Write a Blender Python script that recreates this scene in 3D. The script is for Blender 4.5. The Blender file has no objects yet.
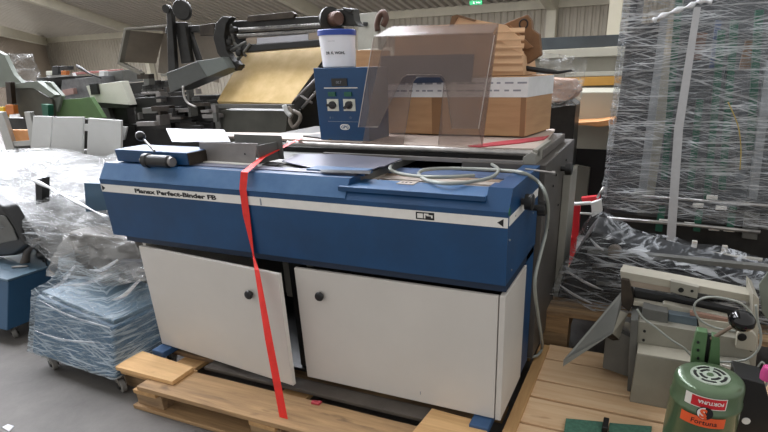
import bpy, math, random
from mathutils import Vector, Matrix, noise
random.seed(7)
V = Vector
S = bpy.context.scene
COL = S.collection
# ---------------------------------------------------------------- camera
YAW, PITCH, ROLL = 0.40397963, 0.39884492, -0.02314744
CAM = V((2.38605382, -1.72991379, 1.50232835))
F, PX, PY = 531.0565, 422.2596, 289.0218
cy, sy, cp, sp = math.cos(YAW), math.sin(YAW), math.cos(PITCH), math.sin(PITCH)
fw = V((-sy*cp, cy*cp, -sp)); rt0 = V((cy, sy, 0)); up0 = rt0.cross(fw)
rt = rt0*math.cos(ROLL) + up0*math.sin(ROLL); up = -rt0*math.sin(ROLL) + up0*math.cos(ROLL)
cd = bpy.data.cameras.new('camera'); cam = bpy.data.objects.new('camera', cd); COL.objects.link(cam)
M = Matrix((rt, up, -fw)).transposed().to_4x4(); M.translation = CAM; cam.matrix_world = M
cd.sensor_width = 36; cd.lens = F/768*36; cd.shift_x = (384-PX)/768; cd.shift_y = (PY-216)/768
cd.clip_end = 300; S.camera = cam

def at(px, py, ax, v):
    """world point on the plane x|y|z = v seen at a pixel"""
    d = fw + rt*((px-PX)/F) - up*((py-PY)/F)
    i = 'xyz'.index(ax)
    return CAM + d*((v-CAM[i])/d[i])

# ---------------------------------------------------------------- materials
def lin(h):
    h = h.lstrip('#')
    c = [int(h[i:i+2], 16)/255 for i in (0, 2, 4)]
    return [x/12.92 if x <= .04045 else ((x+.055)/1.055)**2.4 for x in c]
MATS = {}
def nodes(name):
    m = bpy.data.materials.new(name); m.use_nodes = True
    nt = m.node_tree; nt.nodes.clear()
    out = nt.nodes.new('ShaderNodeOutputMaterial')
    return m, nt, out
def coords(nt, sc, rotz=0):
    tc = nt.nodes.new('ShaderNodeTexCoord'); mp = nt.nodes.new('ShaderNodeMapping')
    mp.inputs['Scale'].default_value = sc if isinstance(sc, (tuple, list)) else (sc,)*3
    mp.inputs['Rotation'].default_value = (0, 0, rotz)
    nt.links.new(tc.outputs['Object'], mp.inputs['Vector']); return mp
def noise_n(nt, mp, scale, detail=4, rough=.55, dist=0):
    n = nt.nodes.new('ShaderNodeTexNoise')
    n.inputs['Scale'].default_value = scale; n.inputs['Detail'].default_value = detail
    n.inputs['Roughness'].default_value = rough; n.inputs['Distortion'].default_value = dist
    nt.links.new(mp.outputs['Vector'], n.inputs['Vector']); return n
def ramp_n(nt, src, stops):
    r = nt.nodes.new('ShaderNodeValToRGB'); e = r.color_ramp.elements
    while len(e) < len(stops): e.new(.5)
    for el, (p, c) in zip(e, stops):
        el.position = p; el.color = (*c, 1) if isinstance(c, (list, tuple)) else (c, c, c, 1)
    nt.links.new(src, r.inputs['Fac']); return r
def mat(name, col, rough=.5, metal=0, var=.1, scale=6, bump=0, bscale=60, stretch=1, col2=None, lo=.35, hi=.68, coat=0):
    if name in MATS: return MATS[name]
    m, nt, out = nodes(name)
    b = nt.nodes.new('ShaderNodeBsdfPrincipled')
    c = lin(col); c2 = lin(col2) if col2 else [min(1, x*(1+var)) for x in c]
    c1 = c if col2 else [x*(1-var) for x in c]
    mp = coords(nt, stretch); n = noise_n(nt, mp, scale, 5, .6)
    r = ramp_n(nt, n.outputs['Fac'], [(lo, c1), (hi, c2)])
    nt.links.new(r.outputs['Color'], b.inputs['Base Color'])
    b.inputs['Roughness'].default_value = rough; b.inputs['Metallic'].default_value = metal
    b.inputs['Coat Weight'].default_value = coat
    if bump:
        n2 = noise_n(nt, mp, bscale, 3); bp = nt.nodes.new('ShaderNodeBump')
        bp.inputs['Strength'].default_value = bump; bp.inputs['Distance'].default_value = .01
        nt.links.new(n2.outputs['Fac'], bp.inputs['Height']); nt.links.new(bp.outputs['Normal'], b.inputs['Normal'])
    nt.links.new(b.outputs['BSDF'], out.inputs['Surface'])
    MATS[name] = m; return m
def wood(name, a, b_, axis='x', dark='#5a3d22'):
    if name in MATS: return MATS[name]
    m, nt, out = nodes(name); b = nt.nodes.new('ShaderNodeBsdfPrincipled')
    sc = {'x': (1, 14, 14), 'y': (14, 1, 14)}[axis]
    mp = coords(nt, sc); n = noise_n(nt, mp, 2.2, 6, .65, .6)
    r = ramp_n(nt, n.outputs['Fac'], [(.3, lin(a)), (.7, lin(b_))])
    mp2 = coords(nt, (3, 9, 9) if axis == 'x' else (9, 3, 9)); n2 = noise_n(nt, mp2, 1.3, 3, .5)
    r2 = ramp_n(nt, n2.outputs['Fac'], [(.66, 0.0), (.74, .75)])
    mx = nt.nodes.new('ShaderNodeMix'); mx.data_type = 'RGBA'
    nt.links.new(r2.outputs['Color'], mx.inputs[0]); nt.links.new(r.outputs['Color'], mx.inputs[6])
    mx.inputs[7].default_value = (*lin(dark), 1)
    nt.links.new(mx.outputs[2], b.inputs['Base Color']); b.inputs['Roughness'].default_value = .75
    bp = nt.nodes.new('ShaderNodeBump'); bp.inputs['Strength'].default_value = .35; bp.inputs['Distance'].default_value = .004
    nt.links.new(n.outputs['Fac'], bp.inputs['Height']); nt.links.new(bp.outputs['Normal'], b.inputs['Normal'])
    nt.links.new(b.outputs['BSDF'], out.inputs['Surface']); MATS[name] = m; return m
def film(name, sc=(3, 3, 30), base=.08, streak=.8, lo=.5, hi=.62, col='#dfe4e8', rough=.22, rz=0, bump=.9):
    m, nt, out = nodes(name)
    layers = []
    for k_, (ry_, off_) in enumerate(((.0, 0), (.22, 3.1), (-.3, 7.7))):
        mp = coords(nt, sc, rz); mp.inputs['Rotation'].default_value = (ry_*.5, ry_, rz); mp.inputs['Location'].default_value = (off_, off_*2, off_)
        # rotate first, then stretch
        mp2 = nt.nodes.new('ShaderNodeMapping'); mp2.inputs['Scale'].default_value = mp.inputs['Scale'].default_value
        mp.inputs['Scale'].default_value = (1, 1, 1); nt.links.new(mp.outputs['Vector'], mp2.inputs['Vector'])
        n = noise_n(nt, mp2, 1.6, 5, .6, .5)
        rr_ = ramp_n(nt, n.outputs['Fac'], [(lo+.06, 0.0), (lo+.09+(hi-lo)*.4, 1.0 if k_ == 0 else .75)]); layers.append((n, rr_))
    n = layers[0][0]
    mxa = nt.nodes.new('ShaderNodeMath'); mxa.operation = 'MAXIMUM'; nt.links.new(layers[0][1].outputs['Color'], mxa.inputs[0]); nt.links.new(layers[1][1].outputs['Color'], mxa.inputs[1])
    mxb = nt.nodes.new('ShaderNodeMath'); mxb.operation = 'MAXIMUM'; nt.links.new(mxa.outputs[0], mxb.inputs[0]); nt.links.new(layers[2][1].outputs['Color'], mxb.inputs[1])
    n2 = noise_n(nt, coords(nt, 4), 1.2, 3, .5)
    rb_ = ramp_n(nt, n2.outputs['Fac'], [(.3, .35), (.7, 1.0)])
    mul = nt.nodes.new('ShaderNodeMath'); mul.operation = 'MULTIPLY'
    nt.links.new(mxb.outputs[0], mul.inputs[0]); nt.links.new(rb_.outputs['Color'], mul.inputs[1])
    r = ramp_n(nt, mul.outputs[0], [(0.0, base), (1.0, streak)])
    tr = nt.nodes.new('ShaderNodeBsdfTransparent'); tr.inputs['Color'].default_value = (.93, .94, .95, 1)
    b = nt.nodes.new('ShaderNodeBsdfPrincipled'); b.inputs['Base Color'].default_value = (*lin(col), 1)
    b.inputs['Roughness'].default_value = rough; b.inputs['Specular IOR Level'].default_value = .9
    bp = nt.nodes.new('ShaderNodeBump'); bp.inputs['Strength'].default_value = bump; bp.inputs['Distance'].default_value = .02
    nt.links.new(n.outputs['Fac'], bp.inputs['Height']); nt.links.new(bp.outputs['Normal'], b.inputs['Normal'])
    mx = nt.nodes.new('ShaderNodeMixShader')
    nt.links.new(r.outputs['Color'], mx.inputs[0]); nt.links.new(tr.outputs[0], mx.inputs[1]); nt.links.new(b.outputs[0], mx.inputs[2])
    nt.links.new(mx.outputs[0], out.inputs['Surface']); return m
def smoked(name):
    m, nt, out = nodes(name)
    tr = nt.nodes.new('ShaderNodeBsdfTransparent'); tr.inputs['Color'].default_value = (.90, .865, .85, 1)
    b = nt.nodes.new('ShaderNodeBsdfPrincipled'); b.inputs['Base Color'].default_value = (*lin('#8f837b'), 1)
    b.inputs['Roughness'].default_value = .18
    n = noise_n(nt, coords(nt, 3), 2, 4); r = ramp_n(nt, n.outputs['Fac'], [(.3, .20), (.7, .28)])
    mx = nt.nodes.new('ShaderNodeMixShader'); nt.links.new(r.outputs['Color'], mx.inputs[0])
    nt.links.new(tr.outputs[0], mx.inputs[1]); nt.links.new(b.outputs[0], mx.inputs[2])
    nt.links.new(mx.outputs[0], out.inputs['Surface']); return m
def emis(name, col, s):
    m, nt, out = nodes(name); e = nt.nodes.new('ShaderNodeEmission')
    e.inputs['Color'].default_value = (*lin(col), 1); e.inputs['Strength'].default_value = s
    nt.links.new(e.outputs[0], out.inputs['Surface']); return m

BLUE = mat('blue_paint', '#0a3d66', .42, 0, .14, 5, .03, 120)
BLUED = mat('dark_blue_paint', '#122337', .5, 0, .1, 5)
BLUEW = mat('toplit_worn_blue', '#3a6086', .45, 0, .15, 9, col2='#24507a')  # wear, plus light from above put into the colour of upper faces
BLUEB = mat('cabinet_blue_paint', '#2c4d64', .5, 0, .12, 5)
WHITE = mat('offwhite_enamel', '#c9c4bd', .4, 0, .03, 3)
WEDGE = mat('white_edge_enamel', '#dedad2', .4, 0, .03, 3)
STRIPE = mat('white_stripe_paint', '#e2dfd9', .45, 0, .04, 20)
BLACK = mat('black_plastic', '#161616', .35, 0, .2, 8)
BLK = mat('black_ink', '#121214', .6, 0, .1, 8)
DARK = mat('dark_machine_metal', '#2b2a28', .45, .4, .35, 7, .1, 40)
DARKB = mat('oily_brown_metal', '#3a322a', .5, .4, .35, 9, .1, 40)
GREY = mat('grey_machine_paint', '#8d8b82', .45, .1, .1, 5, .03, 80)
GREYD = mat('mid_grey_paint', '#63635f', .45, .2, .15, 6, .03, 80)
GREYG = mat('green_grey_paint', '#6c7268', .5, 0, .12, 5)
STEEL = mat('worn_steel', '#9a9896', .3, .8, .12, 10, .03, 80, col2='#c4c0bb')
STEELD = mat('brushed_dark_steel', '#85817e', .4, .35, .12, 10)
LAV = mat('lavender_steel_sheet', '#6e6f7d', .35, .4, .08, 4)
CREAM = mat('worn_cream_bed', '#b7aca0', .55, 0, .15, 12, .05, 60, (1, 8, 1), col2='#948980')
CREAMP = mat('cream_machine_paint', '#d2d2c4', .5, 0, .05, 4)
PINKB = mat('pink_grey_hardboard', '#b6a79c', .6, 0, .06, 5)
REDC = mat('red_card', '#b5404a', .6, 0, .08, 5)
RED = mat('red_strap_webbing', '#e22a20', .55, 0, .08, 30, .1, 200)
CABLE = mat('grey_cable_rubber', '#8f938c', .45, 0, .05, 20)
CARD = mat('corrugated_cardboard', '#a9835f', .75, 0, .1, 4, .06, 50, (1, 1, 8), col2='#b8936c')
CARDL = mat('light_cardboard', '#c49b74', .75, 0, .08, 5, .08, 40, col2='#d0aa84')
CARDD = mat('brown_kraft_board', '#7a5a3e', .8, 0, .2, 10, .3, 30)
PAPER = mat('white_paper', '#bcbcc2', .7, 0, .05, 6, .05, 40)
TAPE = mat('white_printed_tape', '#dfe0e0', .5, 0, .05, 20)
INKG = mat('grey_print_ink', '#8a8d96', .6, 0, .1, 20)
YEL = mat('yellow_feeder_cloth', '#c4a66c', .7, 0, .1, 8, .08, 60, col2='#d6ba84')
GREENP = mat('mid_green_paint', '#4d6b3d', .5, 0, .1, 6)
GREENM = mat('hammered_green_enamel', '#52664a', .3, .25, .08, 8, .06, 150, coat=.3)
GREEND = mat('dark_green_paint', '#1f5a46', .5, 0, .15, 6)
GREENT = mat('green_rubber_mat', '#4a7563', .8, 0, .2, 60, .2, 90)
ORANGE = mat('orange_decal', '#e25a2c', .5, 0, .05, 20)
REDL = mat('red_decal', '#c2202a', .45, 0, .05, 20)
LIDB = mat('blue_lid_plastic', '#27459a', .4, 0, .05, 10)
BUCK = mat('white_bucket_plastic', '#e6e6ea', .35, 0, .03, 5)
NAVY = mat('navy_binder_board', '#22304a', .6, 0, .1, 5)
WOODL = wood('pale_pine', '#d2ac84', '#e6c8a2', 'x', '#9a6040')
WOODB = wood('dirty_pine', '#bd9462', '#dcb480', 'x', '#86603e')
WOODLY = wood('pale_pine_lengthwise', '#ab8356', '#c09a68', 'y', '#9a6a40')
WOODD = wood('weathered_pallet_wood', '#80664a', '#b89468', 'x', '#54402e')
WOODP = wood('rough_brown_wood', '#6a5440', '#a88a64', 'x', '#3a2c20')
YELB = mat('yellow_beam_paint', '#d8a24e', .6, 0, .06, 5)
CHROME = mat('zinc_plate', '#a8a5a0', .3, .85, .08, 12)
RUB = mat('grey_rubber', '#77746f', .6, 0, .08, 12)
PVC = mat('white_panel_board', '#cdcecc', .6, 0, .03, 6, .03, 80)
CHAR = mat('charcoal_panel', '#3a3b3e', .55, 0, .12, 5)

# ---------------------------------------------------------------- mesh builder
class MB:
    def __init__(s, M=None): s.v = []; s.f = []; s.M = M
    def add(s, vs, fs):
        o = len(s.v); s.v += [(s.M @ V(p)) if s.M else V(p) for p in vs]; s.f += [[i+o for i in f] for f in fs]; return s
    def box(s, x0, x1, y0, y1, z0, z1):
        vs = [(x, y, z) for z in (z0, z1) for y in (y0, y1) for x in (x0, x1)]
        return s.add(vs, [(0, 2, 3, 1), (4, 5, 7, 6), (0, 1, 5, 4), (2, 6, 7, 3), (0, 4, 6, 2), (1, 3, 7, 5)])
    def prism(s, pts, d):
        """closed outline pts extruded by vector d"""
        pts = [V(p) for p in pts]; d = V(d); n = len(pts)
        nrm = V((0, 0, 0))
        for i in range(n): nrm += pts[i].cross(pts[(i+1) % n])
        if nrm.dot(d) > 0: pts = pts[::-1]
        vs = pts + [p+d for p in pts]
        return s.add(vs, [list(range(n)), list(range(2*n-1, n-1, -1))] + [[(i+1) % n, i, i+n, (i+1) % n+n] for i in range(n)])
    def tube(s, path, r, n=10, cap=True):
        path = [V(p) for p in path]; rs = r if isinstance(r, (list, tuple)) else [r]*len(path)
        t0 = (path[1]-path[0]).normalized(); a = t0.orthogonal().normalized()
        vs = []; m = len(path)
        for i, p in enumerate(path):
            t = (path[min(i+1, m-1)]-path[max(i-1, 0)]).normalized()
            a = (a - t*a.dot(t)).normalized(); b = t.cross(a)
            for k in range(n):
                w = 2*math.pi*k/n; vs.append(p + (a*math.cos(w)+b*math.sin(w))*rs[i])
        fs = [[i*n+k, i*n+(k+1) % n, (i+1)*n+(k+1) % n, (i+1)*n+k] for i in range(m-1) for k in range(n)]
        if cap: fs += [list(range(n))[::-1], list(range((m-1)*n, m*n))]
        return s.add(vs, fs)
    def cyl(s, a, b, r, r2=None, n=20): return s.tube([a, b], [r, r if r2 is None else r2], n)
    def lathe(s, c, prof, n=32, ax=(0, 0, 1)):
        ax = V(ax).normalized(); a = ax.orthogonal().normalized(); b = ax.cross(a); c = V(c); vs = []
        for r, h in prof:
            for k in range(n):
                w = 2*math.pi*k/n; vs.append(c+ax*h+(a*math.cos(w)+b*math.sin(w))*r)
        m = len(prof)
        fs = [[i*n+k, i*n+(k+1) % n, (i+1)*n+(k+1) % n, (i+1)*n+k] for i in range(m-1) for k in range(n)]
        fs += [list(range(n))[::-1], list(range((m-1)*n, m*n))]
        return s.add(vs, fs)
    def ball(s, c, r, n=16):
        return s.lathe(c, [(max(r*math.sin(math.pi*i/10), .0005), -r*math.cos(math.pi*i/10)) for i in range(11)], n)
    def ring(s, c, R, r, ax=(0, 1, 0), n=32):
        ax = V(ax).normalized(); a = ax.orthogonal().normalized(); b = ax.cross(a); c = V(c); vs = []; k2 = 8
        for i in range(n):
            w = 2*math.pi*i/n; d = a*math.cos(w)+b*math.sin(w)
            for k in range(k2):
                u = 2*math.pi*k/k2; vs.append(c+d*(R+r*math.cos(u))+ax*(r*math.sin(u)))
        return s.add(vs, [[i*k2+k, ((i+1) % n)*k2+k, ((i+1) % n)*k2+(k+1) % k2, i*k2+(k+1) % k2] for i in range(n) for k in range(k2)])
    def grid(s, rows):
        n = len(rows[0]); vs = [p for r in rows for p in r]
        return s.add(vs, [[i*n+k, i*n+k+1, (i+1)*n+k+1, (i+1)*n+k] for i in range(len(rows)-1) for k in range(n-1)])
    def ribbon(s, path, ws, wd, th=.002):
        path = [V(p) for p in path]; wd = [V(w).normalized() for w in wd] if isinstance(wd, list) else [V(wd).normalized()]*len(path)
        vs = []; m = len(path)
        for i, p in enumerate(path):
            t = (path[min(i+1, m-1)]-path[max(i-1, 0)]).normalized(); nn = t.cross(wd[i]).normalized()*th
            h = wd[i]*ws[i]/2; vs += [p-h, p+h, p+h+nn, p-h+nn]
        fs = [[i*4+k, i*4+(k+1) % 4, (i+1)*4+(k+1) % 4, (i+1)*4+k] for i in range(m-1) for k in range(4)]
        return s.add(vs, fs+[[3, 2, 1, 0], [(m-1)*4+k for k in range(4)]])

W = {}
def obj(name, mb, m, parent=None, smooth=False, bev=0, label=None):
    me = bpy.data.meshes.new(name)
    if parent is not None: base = W[parent.name]
    else:
        base = V(((min(v.x for v in mb.v)+max(v.x for v in mb.v))/2, (min(v.y for v in mb.v)+max(v.y for v in mb.v))/2, min(v.z for v in mb.v)))
    me.from_pydata([tuple(v-base) for v in mb.v], [], mb.f); me.update()
    me.materials.append(m)
    o = bpy.data.objects.new(name, me); COL.objects.link(o)
    if parent is not None: o.parent = parent
    else: o.location = base
    W[o.name] = base
    if smooth:
        for p in me.polygons: p.use_smooth = True
        if smooth != 'all':
            me.set_sharp_from_angle(angle=math.radians(40))
    if bev:
        b = o.modifiers.new('bevel', 'BEVEL'); b.width = bev; b.segments = 2; b.limit_method = 'ANGLE'; b.angle_limit = math.radians(35)
        for p in me.polygons: p.use_smooth = True
        b.harden_normals = True
    if label: o['label'] = label
    return o
def thing(name, loc, label, cat, group=None):
    o = bpy.data.objects.new(name, None); COL.objects.link(o); o.location = V(loc); W[o.name] = V(loc); o.empty_display_size = .05
    return tag(o, label, cat, group)
def tag(o, label, cat, group=None, kind=None):
    o['label'] = label; o['category'] = cat
    if group: o['group'] = group
    if kind: o['kind'] = kind
    return o
def struct(name, mb, m, **k):
    o = obj(name, mb, m, **k)
    if o.parent is None: o['kind'] = 'structure'
    return o
def P(pts, ax, v): return [at(a, b, ax, v) for a, b in pts]
def slab(mb, pts, y, d): return mb.prism(P(pts, 'y', y), (0, d, 0))     # outline on a plane facing front, thickness d away
def flat(mb, pts, z, d): return mb.prism(P(pts, 'z', z), (0, 0, -d))    # outline on a level plane, thickness d down
def spline(pts, k=6):
    pts = [V(p) for p in pts]; out = []
    q = [pts[0]*2-pts[1]]+pts+[pts[-1]*2-pts[-2]]
    for i in range(1, len(q)-2):
        for j in range(k):
            t = j/k; a, b, c, d = q[i-1], q[i], q[i+1], q[i+2]
            out.append(.5*((2*b)+(c-a)*t+(2*a-5*b+4*c-d)*t*t+(3*b-a-3*c+d)*t**3))
    out.append(pts[-1]); return out
def text(name, s, origin, ux, uy, size, m, parent, ext=.0006, bold=.0, width=None):
    cu = bpy.data.curves.new(name, 'FONT'); cu.body = s; cu.size = 1; cu.extrude = 0; cu.offset = bold; cu.resolution_u = 3
    o = bpy.data.objects.new(name+'_tmp', cu); COL.objects.link(o)
    dg = bpy.context.evaluated_depsgraph_get(); me = bpy.data.meshes.new_from_object(o.evaluated_get(dg))
    bpy.data.objects.remove(o); bpy.data.curves.remove(cu)
    xs = [v.co.x for v in me.vertices]; k = size if width is None else width/(max(xs)-min(xs))
    ux = V(ux).normalized(); uy = V(uy).normalized(); nn = ux.cross(uy)
    mb = MB(); mb.add([V(origin)+ux*v.co.x*k+uy*v.co.y*size+nn*ext for v in me.vertices], [list(p.vertices) for p in me.polygons])
    bpy.data.meshes.remove(me); return obj(name, mb, m, parent)
def sub_grid(quad, nu, nv, amp=.01, fr=8, nrm=None, bulge=0):
    a, b, c, d = [V(p) for p in quad]; nrm = V(nrm) if nrm else (b-a).cross(d-a).normalized(); rows = []
    for j in range(nv+1):
        t = j/nv; row = []
        for i in range(nu+1):
            s = i/nu; p = (a*(1-s)+b*s)*(1-t)+(d*(1-s)+c*s)*t
            e = 1
            p = p+nrm*(noise.noise(V((p.x*fr, p.y*fr, p.z*fr*2.5)))*amp*e+bulge*math.sin(math.pi*s)*math.sin(math.pi*t)); row.append(p)
        rows.append(row)
    return rows

# ================================================================ SETTING
FLOOR = mat('concrete_floor', '#53504d', .75, 0, .1, 2.6, .2, 40, col2='#6d6965', lo=.3, hi=.7)
struct('floor', MB().box(-30, 14, -6, 45, -.1, 0), FLOOR)
EZ = 3.9
C1 = at(43, 38, 'z', EZ); C2 = at(500, 3, 'z', EZ); wd = (C2-C1).normalized(); wn = V((wd.y, -wd.x, 0))   # wn points to the camera side
if wn.dot(CAM-C1) < 0: wn = -wn
CLAD = mat('beige_wall_cladding', '#a8a091', .6, 0, .04, 1)
CLADD = mat('brown_wall_cladding', '#8d8071', .6, 0, .04, 1)
ROOFM = mat('grey_roof_sheet', '#b0a99e', .6, 0, .05, .5)
CREAMS = mat('cream_steelwork', '#c2bca9', .5, 0, .05, 2)
def corrugated(o, u, L, w, H, n_off, pitch=.25, dep=.035):
    rows = [[], []]; n = int(L/pitch)
    for i in range(n):
        for t, h in ((0, 0), (.3, 0), (.42, 1), (.88, 1)):
            p = o+u*(i+t)*pitch+n_off*h*dep; rows[0].append(p); rows[1].append(p+w*H)
    return MB().grid(rows)
struct('wall_back', corrugated(C1, wd, (C2-C1).length+12, V((0, 0, -1)), EZ, wn, .3, .05), CLAD)
L1 = at(0, 27, 'z', EZ); ld = (L1-C1).normalized(); ln = V((ld.y, -ld.x, 0))
if ln.dot(CAM-C1) < 0: ln = -ln
struct('wall_left', corrugated(C1, ld, 30, V((0, 0, -1)), EZ, ln, .3, .05), CLADD)
pitch_ = math.radians(14); upv = (wn*math.cos(pitch_)+V((0, 0, math.sin(pitch_))))
struct('ceiling', corrugated(C1-wd*9-wn*.3+V((0, 0, -.02)), wd, 52, upv, 30, V((0, 0, -1)), .42, .13), ROOFM)
b = MB(); b.prism([C1, C1+V((0, 0, -.35)), C1+wn*.2+V((0, 0, -.35)), C1+wn*.2], (C2-C1)*1.5)
struct('trim_1', b, CREAMS)
b = MB(); b.prism([C1, C1+V((0, 0, -.5)), C1+ln*.3+V((0, 0, -.5)), C1+ln*.3], ld*28)
struct('trim_2', b, CREAMS)
tn = 3
for px_, py_, hw in ((45, 38, .16), (145, 30, .18), (335, 16, .16), (556, -1, .2)):
    c = at(px_, py_, 'z', EZ)
    t = (c-C1).dot(wd); c = C1+wd*t+wn*.1
    b = MB(); b.prism([c-wd*hw, c+wd*hw, c+wd*hw+wn*.35, c-wd*hw+wn*.35], (0, 0, -EZ+.0))
    b.prism([c-wd*hw+wn*.3+V((0, 0, .05)), c+wd*hw+wn*.3+V((0, 0, .05)), c+wd*hw+wn*.3+V((0, 0, -.45)), c-wd*hw+wn*.3+V((0, 0, -.45))], upv*20)
    struct('trim_%d' % tn, b, CREAMS); tn += 1
# near column on the right
c = at(612, 40, 'y', 6.0)
struct('trim_%d' % tn, MB().box(c.x-.075, c.x+.075, 6.0, 6.16, 0, 4.4), mat('cream_column_paint', '#d6cfbb', .5, 0, .04, 2))
c = at(560, 0, 'y', 9)
# roof lights (unseen glowing panels added high over the hall for its top light)
SKYL = emis('roof_light_glow', '#f4f7ff', 22)
b = MB()
for k in range(11):
    o_ = C1+wd*(-4+k*4.2)+V((0, 0, -.12)); b.prism([o_+upv*8.5, o_+upv*8.5+wd*1.3, o_+upv*25+wd*1.3, o_+upv*25], V((0, 0, .03)))
rl = obj('roof_glow_1', b, SKYL); rl['kind'] = 'structure'
# exit sign
g = MB(); slab(g, [(469.5, .5), (482, 0), (482, 4.5), (469.5, 5)], 13, .05)
o = obj('exit_sign', g, mat('exit_sign_green', '#2f9a62', .4, 0, .05, 9)); tag(o, 'small green emergency exit sign high on the back wall', 'sign')
g = MB(); g.v = []; slab(g, [(473, 1.4), (474.5, 1.4), (474.5, 3.8), (473, 3.8)], 12.99, .005); slab(g, [(476, 2), (480, 2), (480, 3), (476, 3)], 12.99, .005)
obj('pictogram', g, PVC, o)
# ================================================================ BINDING MACHINE
L = 1.971
B = thing('binding_machine', (1.0, .45, .145), 'long blue perfect binding machine with white cabinet doors on a wooden pallet', 'machine')
def yz(mb, pts, x0, x1): return mb.prism([(x0, y, z) for y, z in pts], (x1-x0, 0, 0))
full = [(0, .767), (.0, 1.036), (.05, 1.108), (.13, 1.108), (.13, .767)]
low = [(0, .767), (0, 1.036), (.022, 1.064), (.13, 1.064), (.13, .767)]
b = MB(); b.prism([(0, 0, .767), (L, 0, .767), (L, .515, .767), (L-.07, .515, .767), (L-.07, .13, .767), (0, .13, .767)], (0, 0, 1.036-.767))
up_ = [(0, 1.036), (.05, 1.108), (.13, 1.108), (.13, 1.036)]
yz(b, up_, 0, 1.335); yz(b, [(0, 1.036), (.022, 1.064), (.13, 1.064), (.13, 1.036)], 1.335, 1.885); yz(b, up_, 1.885, L)
b.prism([(L-.07, .13, 1.036), (L, .13, 1.036), (L, .515, 1.036), (L-.07, .515, 1.036)], (0, 0, .072))
obj('housing', b, BLUE, B)
b = MB(); b.box(0, .06, .1305, .515, .767, 1.1)
obj('side_wall', b, BLUE, B, bev=.004)
# bevel sheet of the housing: worn blue, lightened as if lit from above
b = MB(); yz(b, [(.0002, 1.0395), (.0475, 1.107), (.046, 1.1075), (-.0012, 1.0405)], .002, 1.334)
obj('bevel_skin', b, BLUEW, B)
obj('white_stripe', MB().box(0.001, L-.0005, -.0018, 0, .981, 1.017), STRIPE, B)
obj('white_stripe', MB().box(L, L+.0018, .012, .5, .985, 1.017), STRIPE, B)
# name lettering and marks on the stripe
text('lettering', 'Planax Perfect-Binder FB', (at(135.5, 193, 'y', 0).x, -.002, .990), (1, 0, 0), (0, 0, 1), .026, BLK, B, .0004, .05, at(216.5, 198, 'y', 0).x-at(135.5, 193, 'y', 0).x)
def arrow(x, s): 
    return MB().prism([(x, -.002, .985), (x, -.002, 1.013), (x+s*.022, -.002, .999)], (0, -.0006, 0))
obj('arrow_mark', arrow(.006, 1), BLK, B); obj('arrow_mark', arrow(1.955, -1), BLK, B)
lg = at(425, 217, 'y', -.002)
o = obj('maker_emblem', MB().box(lg.x-.036, lg.x+.036, -.0026, -.0019, .986, 1.013), BLK, B)
b = MB()
for r in ((-.03, -.008, .991, 1.008), (-.004, .014, 1.003, 1.009), (-.004, .002, .991, 1.003), (.006, .03, 1.0, 1.004), (.024, .03, .994, 1.0)):
    b.box(lg.x+r[0], lg.x+r[1], -.0034, -.0027, r[2], r[3])
obj('emblem_letters', b, STRIPE, o)
lm = at(261, 203, 'y', -.002)
obj('slot_mark', MB().box(lm.x-.004, lm.x+.003, -.0026, -.0019, .984, 1.012), INKG, B)
# lower trim, a darker blue of its own
b = MB(); b.box(.06, L-.002, .02, .5, .735, .7665); obj('lower_trim', b, mat('dark_blue_trim', '#13273f', .5, 0, .05, 4), B)
b = MB()
for z, y in ((1.0, .1), (.93, .03), (.93, .42), (.8, .08)): b.cyl((L-.001, y, z), (L+.003, y, z), .004, n=8)
obj('bolt', b, STEEL, B)
# cabinet carcass
b = MB(); b.box(.15, .17, .03, .8, .18, .734); obj('side_panel', b, WHITE, B)
b = MB(); b.box(1.95, 1.973, .002, .352, .18, .726); obj('side_panel', b, WHITE, B, bev=.003, label='narrow white end panel beside the closed door')
b = MB(); b.box(1.93, 1.969, .36, .51, .18, .7665); obj('corner_upright', b, BLUE, B, bev=.003)
b = MB(); b.box(.172, 1.92, .79, .8, .18, .73); obj('back_panel', b, GREYD, B)
b = MB(); b.box(.172, 1.92, .04, .785, .18, .195); obj('bottom_panel', b, BLACK, B)
b = MB(); b.box(.985, 1.05, .06, .1, .2, .73); b.box(.90, 1.05, .3, .34, .33, .37); obj('inner_post', b, BLACK, B)
b = MB(); b.box(.80, .98, .25, .6, .45, .70); obj('inner_box', b, GREY, B, bev=.004)
o = obj('pulley', MB().lathe((1.0, .2, .36), [(.09, 0), (.09, .03)], 24, (0, 1, 0)), DARK, B, smooth=True)
# closed door
D2 = obj('door', MB().box(1.055, 1.946, .003, .021, .183, .722), WHITE, B, bev=.003)
def knob(p, n, par):
    n = V(n); mb = MB(); mb.lathe(V(p), [(.009, 0), (.009, .008), (.019, .012), (.0205, .02), (.017, .026), (.007, .028)], 24, n)
    return obj('knob', mb, BLACK, par, smooth=True)
k = at(321.5, 295, 'y', .003); knob((k.x, .003, k.z), (0, -1, 0), D2)
obj('scratch', MB().box(1.625, 1.628, .0022, .0029, .222, .238), INKG, D2)
# open door
th = .101; u = V((math.cos(th), -math.sin(th), 0)); nn = V((-math.sin(th), -math.cos(th), 0)); h0 = V((.148, .005, .183))
b = MB(); b.prism([h0, h0+u*.893, h0+u*.893-nn*.02, h0-nn*.02], (0, 0, .539))
D1 = obj('door', b, WHITE, B, bev=.003, label='swung-open white door')
b = MB(); b.prism([h0+u*.8935, h0+u*.8945, h0+u*.8945-nn*.0205, h0+u*.8935-nn*.0205], (0, 0, .539))
obj('edge_band', b, WEDGE, D1)
kp = h0+u*(.893*.812); kz = .60
knob((kp.x, kp.y, .605), nn, D1)
# feet
for x in (.185, 1.90):
    obj('foot', MB().box(x-.04, x+.04, -.06, .7, .146, .179), mat('foot_blue', '#34557c', .5, 0, .1, 8), B, bev=.004)
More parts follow.
